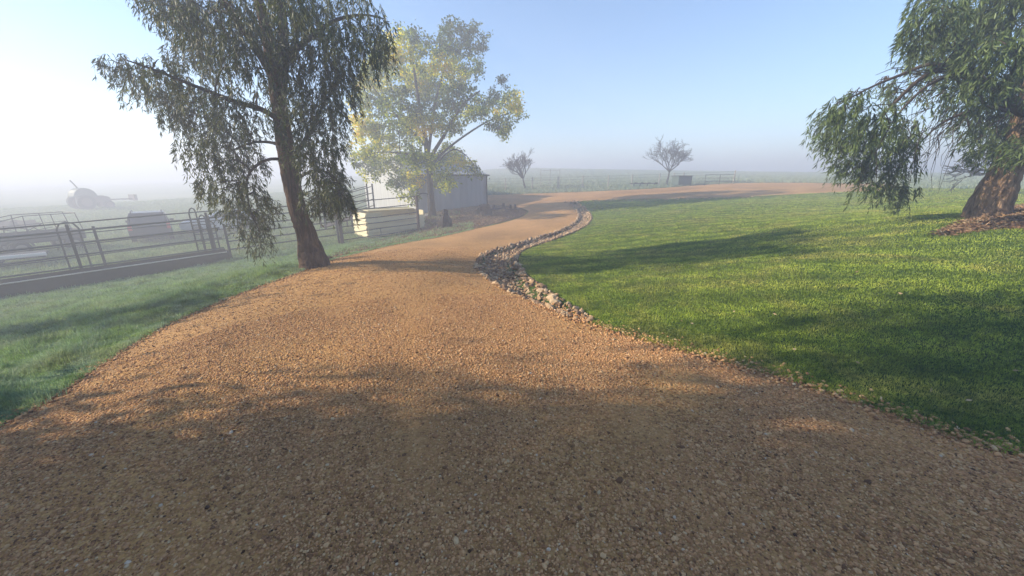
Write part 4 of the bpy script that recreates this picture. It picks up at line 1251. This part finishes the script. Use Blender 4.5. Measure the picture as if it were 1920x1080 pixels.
# single fallen leaves on the lawn
rq = random.Random(5)
lf = [(1545, 730), (1740, 745), (1805, 760), (1300, 614), (1455, 598), (1310, 635), (1375, 592), (1485, 660), (1280, 608), (1610, 690), (1895, 700), (1690, 560), (1560, 640), (1765, 870), (1650, 760), (1420, 470), (1110, 480), (1220, 560), (1350, 520), (1600, 520)]
A = []; 
for px, py in lf:
    g_ = ground_at(px, py)
    A.append((g_.x, g_.y, S(g_.x, g_.y) + .035))
A = np.array(A); D = RS.normal(0, 1, (len(A), 3)); D[:, 2] = .3
for i in range(len(A)):
    leaf_cloud('fallen_leaf', A[i:i + 1] * 0, D[i:i + 1], RS.uniform(.035, .06, 1), RS.uniform(.018, .028, 1), M['litter_leaf'], None, np.array([.88]))
    o = COL.objects[-1]; o.location = A[i]
    tag(o, 'single pale dry leaf fallen on the mown lawn', 'leaf', 'dry leaves fallen on the lawn')

# ------------------------------------------------------------------ vehicles in the fog
def wheel(parent, x, y, r=.34, w=.22, rim='rim'):
    mb = MB(); k = 20
    mb.tube([(x, y - w / 2, r), (x, y - w / 2 + .03, r), (x, y + w / 2 - .03, r), (x, y + w / 2, r)], [r * .92, r, r, r * .92], k)
    t = mb.build('wheel', M['rubber'], parent, smooth=False)
    MB().tube([(x, y - w / 2 - .012, r), (x, y + w / 2 + .012, r)], r * .58, 14).build('rim', M[rim], t)
    return t
def car(label, loc, heading, paint, wagon=True, W=1.88, L=4.7, Ht=1.78):
    """x forward, y left; body sections tapered towards the roof"""
    root = empty('parked_car', loc, heading)
    low = [(-L / 2, .42), (-L / 2 - .04, .62), (-L / 2 + .02, .98), (L / 2 - 1.3, 1.02), (L / 2 - .15, .86), (L / 2, .6), (L / 2 - .03, .36), (L / 2 - .45, .3), (-L / 2 + .3, .3)]
    mb = MB().prism(low, -W / 2, W / 2)
    mb.build('body', M[paint], root, bevel=.05)
    bk = -L / 2 + (.06 if wagon else .35)
    up = [(bk, .985), (bk + .18, Ht - .08), (bk + .35, Ht), (L / 2 - 2.35, Ht - .02), (L / 2 - 2.1, Ht - .1), (L / 2 - 1.32, 1.0)]
    mb = MB().prism(up, -W / 2 + .03, W / 2 - .03)
    for i, v in enumerate(mb.v):
        f = (v.z - .98) / (Ht - .98); v.y *= 1 - .17 * f; mb.v[i] = v
    cbn = mb.build('cabin', M[paint], root, bevel=.04)
    gl = MB().prism([(bk - .015 + .03, 1.06), (bk + .15, Ht - .16), (bk + .20, Ht - .16), (bk + .09, 1.06)], -W / 2 + .2, W / 2 - .2)
    gl.build('rear_window', M['glass'], root)
    for s in (-1, 1):
        q = MB(); y0 = s * (W / 2 - .045); y1 = s * (W / 2 - .15)
        q.v = [Vector((bk + .3, y0 + s * .03, 1.08)), Vector((L / 2 - 1.55, y0 + s * .03, 1.08)), Vector((L / 2 - 2.15, y1 + s * .035, Ht - .17)), Vector((bk + .42, y1 + s * .035, Ht - .17)),
               Vector((bk + .3, y0, 1.08)), Vector((L / 2 - 1.55, y0, 1.08)), Vector((L / 2 - 2.15, y1, Ht - .17)), Vector((bk + .42, y1, Ht - .17))]
        q.f = [[0, 1, 2, 3], [7, 6, 5, 4], [0, 4, 5, 1], [1, 5, 6, 2], [2, 6, 7, 3], [3, 7, 4, 0]]
        q.build('side_window', M['glass'], root)
        MB().box((-L / 2 - .01, s * (W / 2 - .11), 1.0 if wagon else .8), (.10, .17, .34 if wagon else .18)).build('tail_light', M['tail_red'], root, bevel=.01)
        MB().box((L / 2 - .06, s * (W / 2 - .25), .72), (.1, .34, .16)).build('headlight', M['rim'], root, bevel=.02)
        MB().box((L / 2 - 1.7, s * (W / 2 + .09), 1.12), (.12, .2, .14)).build('side_mirror', M[paint], root, bevel=.02)
        if wagon:
            MB().tube([(bk + .5, s * (W / 2 - .28), Ht + .0), (bk + .55, s * (W / 2 - .28), Ht + .07), (L / 2 - 2.5, s * (W / 2 - .28), Ht + .06), (L / 2 - 2.45, s * (W / 2 - .28), Ht - .01)], .02, 6).build('roof_rail', M['dark_steel'], root)
        for x_ in (-L / 2 + .85, L / 2 - .9): wheel(root, x_, s * (W / 2 - .11))
    MB().box((L / 2 - 1.62, 0, (1.04 + Ht) / 2 - .02), (.03, W * .72, .5), Matrix.Translation(Vector((L / 2 - 1.72, 0, 1.36))) @ Matrix.Rotation(-.9, 4, 'Y') @ Matrix.Translation(Vector((-(L / 2 - 1.62), 0, -((1.04 + Ht) / 2 - .02))))).build('windscreen', M['glass'], root)
    MB().box((-L / 2 - .045, 0, .52), (.1, W * .94, .2)).build('rear_bumper', M['dark_steel'], root, bevel=.03)
    tag(root, label, 'car')
    return root
def gxy(px, py):
    p = ground_at(px, py); return p
pS = gxy(293, 456)
print('suv', pS)
dirv = Vector((pS.x, pS.y, 0)).normalized()
hd = math.atan2(dirv.y, dirv.x) - R(2)
car('dark station wagon seen from behind in the fog beyond the rails', tuple(pS + dirv * 2.35), hd, 'suv_paint')
pC = gxy(393, 440)
car('pale blue hatchback parked beyond the rails right of the dark wagon', tuple(pC + Vector((-.3, 1.5, 0))), R(215), 'pale_paint', wagon=False, W=1.75, L=4.2, Ht=1.5)

# caged trailer-like farm vehicle
pQ = gxy(95, 474)
qd = Vector((pQ.x, pQ.y, 0)).normalized(); side_ = Vector((qd.y, -qd.x, 0))
qr = empty('caged_trailer', tuple(pQ), math.atan2(side_.y, side_.x) + R(14))
QL, QW = 2.9, 1.5
MB().box((0, QW / 2, .62), (QL, QW, .10)).build('deck', M['dark_steel'], qr, bevel=.01)
for y_ in (0, QW): MB().box((0, y_, .86), (QL, .04, .42)).build('side_board', M['rail'], qr, bevel=.008)
for x_ in (-QL / 2, QL / 2): MB().box((x_, QW / 2, .86), (.04, QW - .05, .42)).build('end_board', M['rail'], qr, bevel=.008)
for y_ in (0, QW):
    for x_ in (-QL / 2 + .02, -.5, .5, QL / 2 - .02):
        MB().tube([(x_, y_, 1.0), (x_ * .92, y_, 1.95 if x_ > -1 else 1.7)], .018, 6).build('cage_upright', M['dark_steel'], qr)
    MB().tube([(-QL / 2 * .92, y_, 1.7), (-.46, y_, 1.93), (QL / 2 * .92, y_, 1.95)], .02, 6).build('cage_rail', M['dark_steel'], qr)
    MB().tube([(-QL / 2 * .96, y_, 1.35), (QL / 2 * .96, y_, 1.45)], .015, 6).build('cage_rail', M['dark_steel'], qr)
for x_ in (-QL / 2 * .92, QL / 2 * .92): MB().tube([(x_, 0, 1.7 if x_ < 0 else 1.95), (x_, QW, 1.7 if x_ < 0 else 1.95)], .02, 6).build('cage_rail', M['dark_steel'], qr)
for y_ in (-.12, QW + .12):
    wheel(qr, -QL / 2 + .55, y_, .36, .2)
    a = MB(); pts = [(-QL / 2 + .55 + math.cos(t_) * .45, y_, .36 + math.sin(t_) * .45) for t_ in np.linspace(.2, math.pi - .2, 8)]
    a.tube(pts, .05, 6).build('mudguard', M['rail'], qr)
    wheel(qr, QL / 2 - .55, y_, .36, .2)
for k_ in range(7):
    a = random.uniform(-1.1, 1.2); b_ = random.uniform(.2, QW - .2)
    MB().tube([(a, b_, .7), (a + random.gauss(0, .3), b_ + .1, 1.1), (a + random.gauss(0, .35), b_, 1.2 + random.random() * .4)], .02, 5).build('scrap_bar', M['dark_steel'], qr)
tag(qr, 'four wheeled farm trailer with open tube cage and scrap behind the rails', 'trailer')

# tractor, barely visible
pT = gxy(176, 405)
tdist = 0
td = Vector((pT.x, pT.y, 0)).normalized(); pT = td * 66; pT.z = H(pT.x, pT.y)
tr_ = empty('tractor', tuple(pT), math.atan2(td.y, td.x) - R(68))
MB().prism([(-1.0, .7), (-.9, 1.35), (1.1, 1.45), (1.7, 1.25), (1.75, .7)], -.38, .38).build('bonnet', M['tractor'], tr_, bevel=.08)
mb = MB()
arc = [(-1.25, 1.3)] + [(-.35 + math.cos(t_) * .95, 1.3 + math.sin(t_) * 1.0) for t_ in np.linspace(math.pi * .95, .05, 9)] + [(.6, 1.3)]
mb.prism(arc, -.65, .65).build('cab', M['green_metal'], tr_, bevel=.05)
MB().tube([(-.55, .0, 2.2), (-.75, 0, 2.7), (-.95, 0, 3.1)], .07, 8).build('exhaust_stack', M['dark_steel'], tr_)
for s in (-1, 1):
    wheel(tr_, -.6, s * .85, .78, .4, 'tractor'); wheel(tr_, 1.3, s * .7, .45, .25, 'tractor')
MB().box((2.9, 0, .95), (2.2, .3, .14)).box((3.9, 0, 1.1), (.3, 1.2, .7)).build('loader_arm', M['tractor'], tr_, bevel=.02)
tr_.scale = (1.05, 1.05, 1.05)
tag(tr_, 'old rounded tractor with tilted exhaust stack, faint in the fog', 'tractor')

# low dark flat deck at the left edge
pF = gxy(25, 503)
fl = empty('flat_trailer', tuple(pF), R(48))
MB().box((-.6, .9, .42), (3.2, 1.7, .12)).build('deck', M['dark_steel'], fl, bevel=.01)
MB().box((-.6, .0, .50), (3.3, .07, .14)).build('edge_beam', M['white_paint'], fl, bevel=.01)
for y_ in (.1, 1.7):
    wheel(fl, -.6, y_, .32, .2)
tag(fl, 'low flat trailer with white edge at the left behind the trough', 'trailer')
# brown mound with scrub at far left
pM = gxy(16, 430)
lump('dirt_mound', 'long low reddish dirt mound fading in the fog at far left', 'mound', pM - Vector((0, 0, .3)), [(2.2, 0), (1.9, .5), (1.2, .8), (.5, .95)], 'mulch', 4, 24, .08)

# sapling with guard between the fence rails (thin trunk by the gum)
gp_ = ground_at(640, 460)
sp = empty('sapling', tuple(gp_))
MB().tube([(0, 0, -.1), (.02, 0, .7), (-.03, 0, 1.5), (0, .03, 2.3)], [.035, .03, .025, .012], 8, True, .1).build('trunk', M['gum_bark'], sp, smooth=True)
A_, D_, l_, w2, rn_, tw_ = weeping_twigs([np.array([0, 0, 2.0]), np.array([-.2, .1, 1.6])], [np.array([.5, .5, .5]), np.array([.35, .35, .35])], [30, 18])
leaf_cloud('crown', A_, D_, l_, w2, M['gum_leaf'], sp, rn_)
tag(sp, 'thin young sapling growing at the rails right of the gum trunk', 'sapling')

# ------------------------------------------------------------------ far fence, bin, frames, white ute roof
def far_fence(label, pxs, hh=1.25):
    P0 = [ground_at(*p) for p in pxs]
    root = empty('wire_fence', tuple(P0[0]))
    for p in P0:
        q = p - P0[0]
        MB().tube([q + Vector((0, 0, -.2)), q + Vector((0, 0, hh))], [.07, .06], 8, True, .05).build('post', M['post_wood'], root)
    for k, z in enumerate((.3, .6, .9, 1.15)):
        MB().tube([p - P0[0] + Vector((0, 0, z)) for p in P0], .012, 4, True).build('wire', M['wire'], root)
    tag(root, label, 'fence')
    return root
far_fence('post and wire fence with pale posts beyond the far road', [(905, 357), (948, 356), (998, 354.5), (1046, 353), (1092, 352), (1140, 351), (1184, 350), (1235, 348.5), (1262, 348), (1280, 347), (1375, 344)])
g_ = ground_at(1031, 350)
fr = empty('stock_rail', tuple(g_)); s = g_.y / FPX
for k_ in (-1, 0, 1):
    MB().tube([(k_ * 17 * s, 0, 0), (k_ * 17 * s, 0, 30 * s)], .035, 6).build('post', M['post_wood'], fr)
for z in (12, 20, 28):
    MB().tube([(-17 * s, 0, z * s), (17 * s, 0, z * s)], .018, 6).build('rail', M['post_wood'], fr)
tag(fr, 'taller three post rail frame behind the wire fence', 'fence')
g_ = ground_at(1277, 348); s = g_.y / FPX
o = empty('green_bin', tuple(g_), .15)
MB().box((0, 0, 8.5 * s), (26 * s, 1.2, 15 * s)).build('body', M['green_metal'], o, bevel=.04)
MB().box((0, 0, 16.6 * s), (27.5 * s, 1.35, 1.4 * s)).build('lid', M['dark_steel'], o, bevel=.02)
tag(o, 'dark green box bin right of the spreading bare tree', 'bin')
g_ = ground_at(1348, 347); s = g_.y / FPX
o = empty('rail_frame', tuple(g_), .05)
for x_ in (-27, 0, 27): MB().tube([(x_ * s, 0, -.1), (x_ * s, 0, 18 * s)], .03, 6).build('post', M['rail'], o)
for z in (6, 12, 18): MB().tube([(-27 * s, 0, z * s), (27 * s, 0, z * s)], .018, 6).build('rail', M['rail'], o)
tag(o, 'low rail frame in the fog right of the green bin', 'fence')
g_ = ground_at(1207, 350); s = g_.y / FPX
o = empty('harrow', tuple(g_), .1)
for x_ in (-20, -8, 5, 18): MB().tube([(x_ * s, 0, 0), (x_ * s + .2, .1, 7 * s), (x_ * s + .5, .1, 6 * s)], .05, 6).build('tine', M['dark_steel'], o)
MB().box((0, 0, 5.5 * s), (52 * s, .08, .08)).build('frame', M['dark_steel'], o, bevel=.02)
tag(o, 'low dark farm harrow left of the spreading bare tree', 'farm implement')
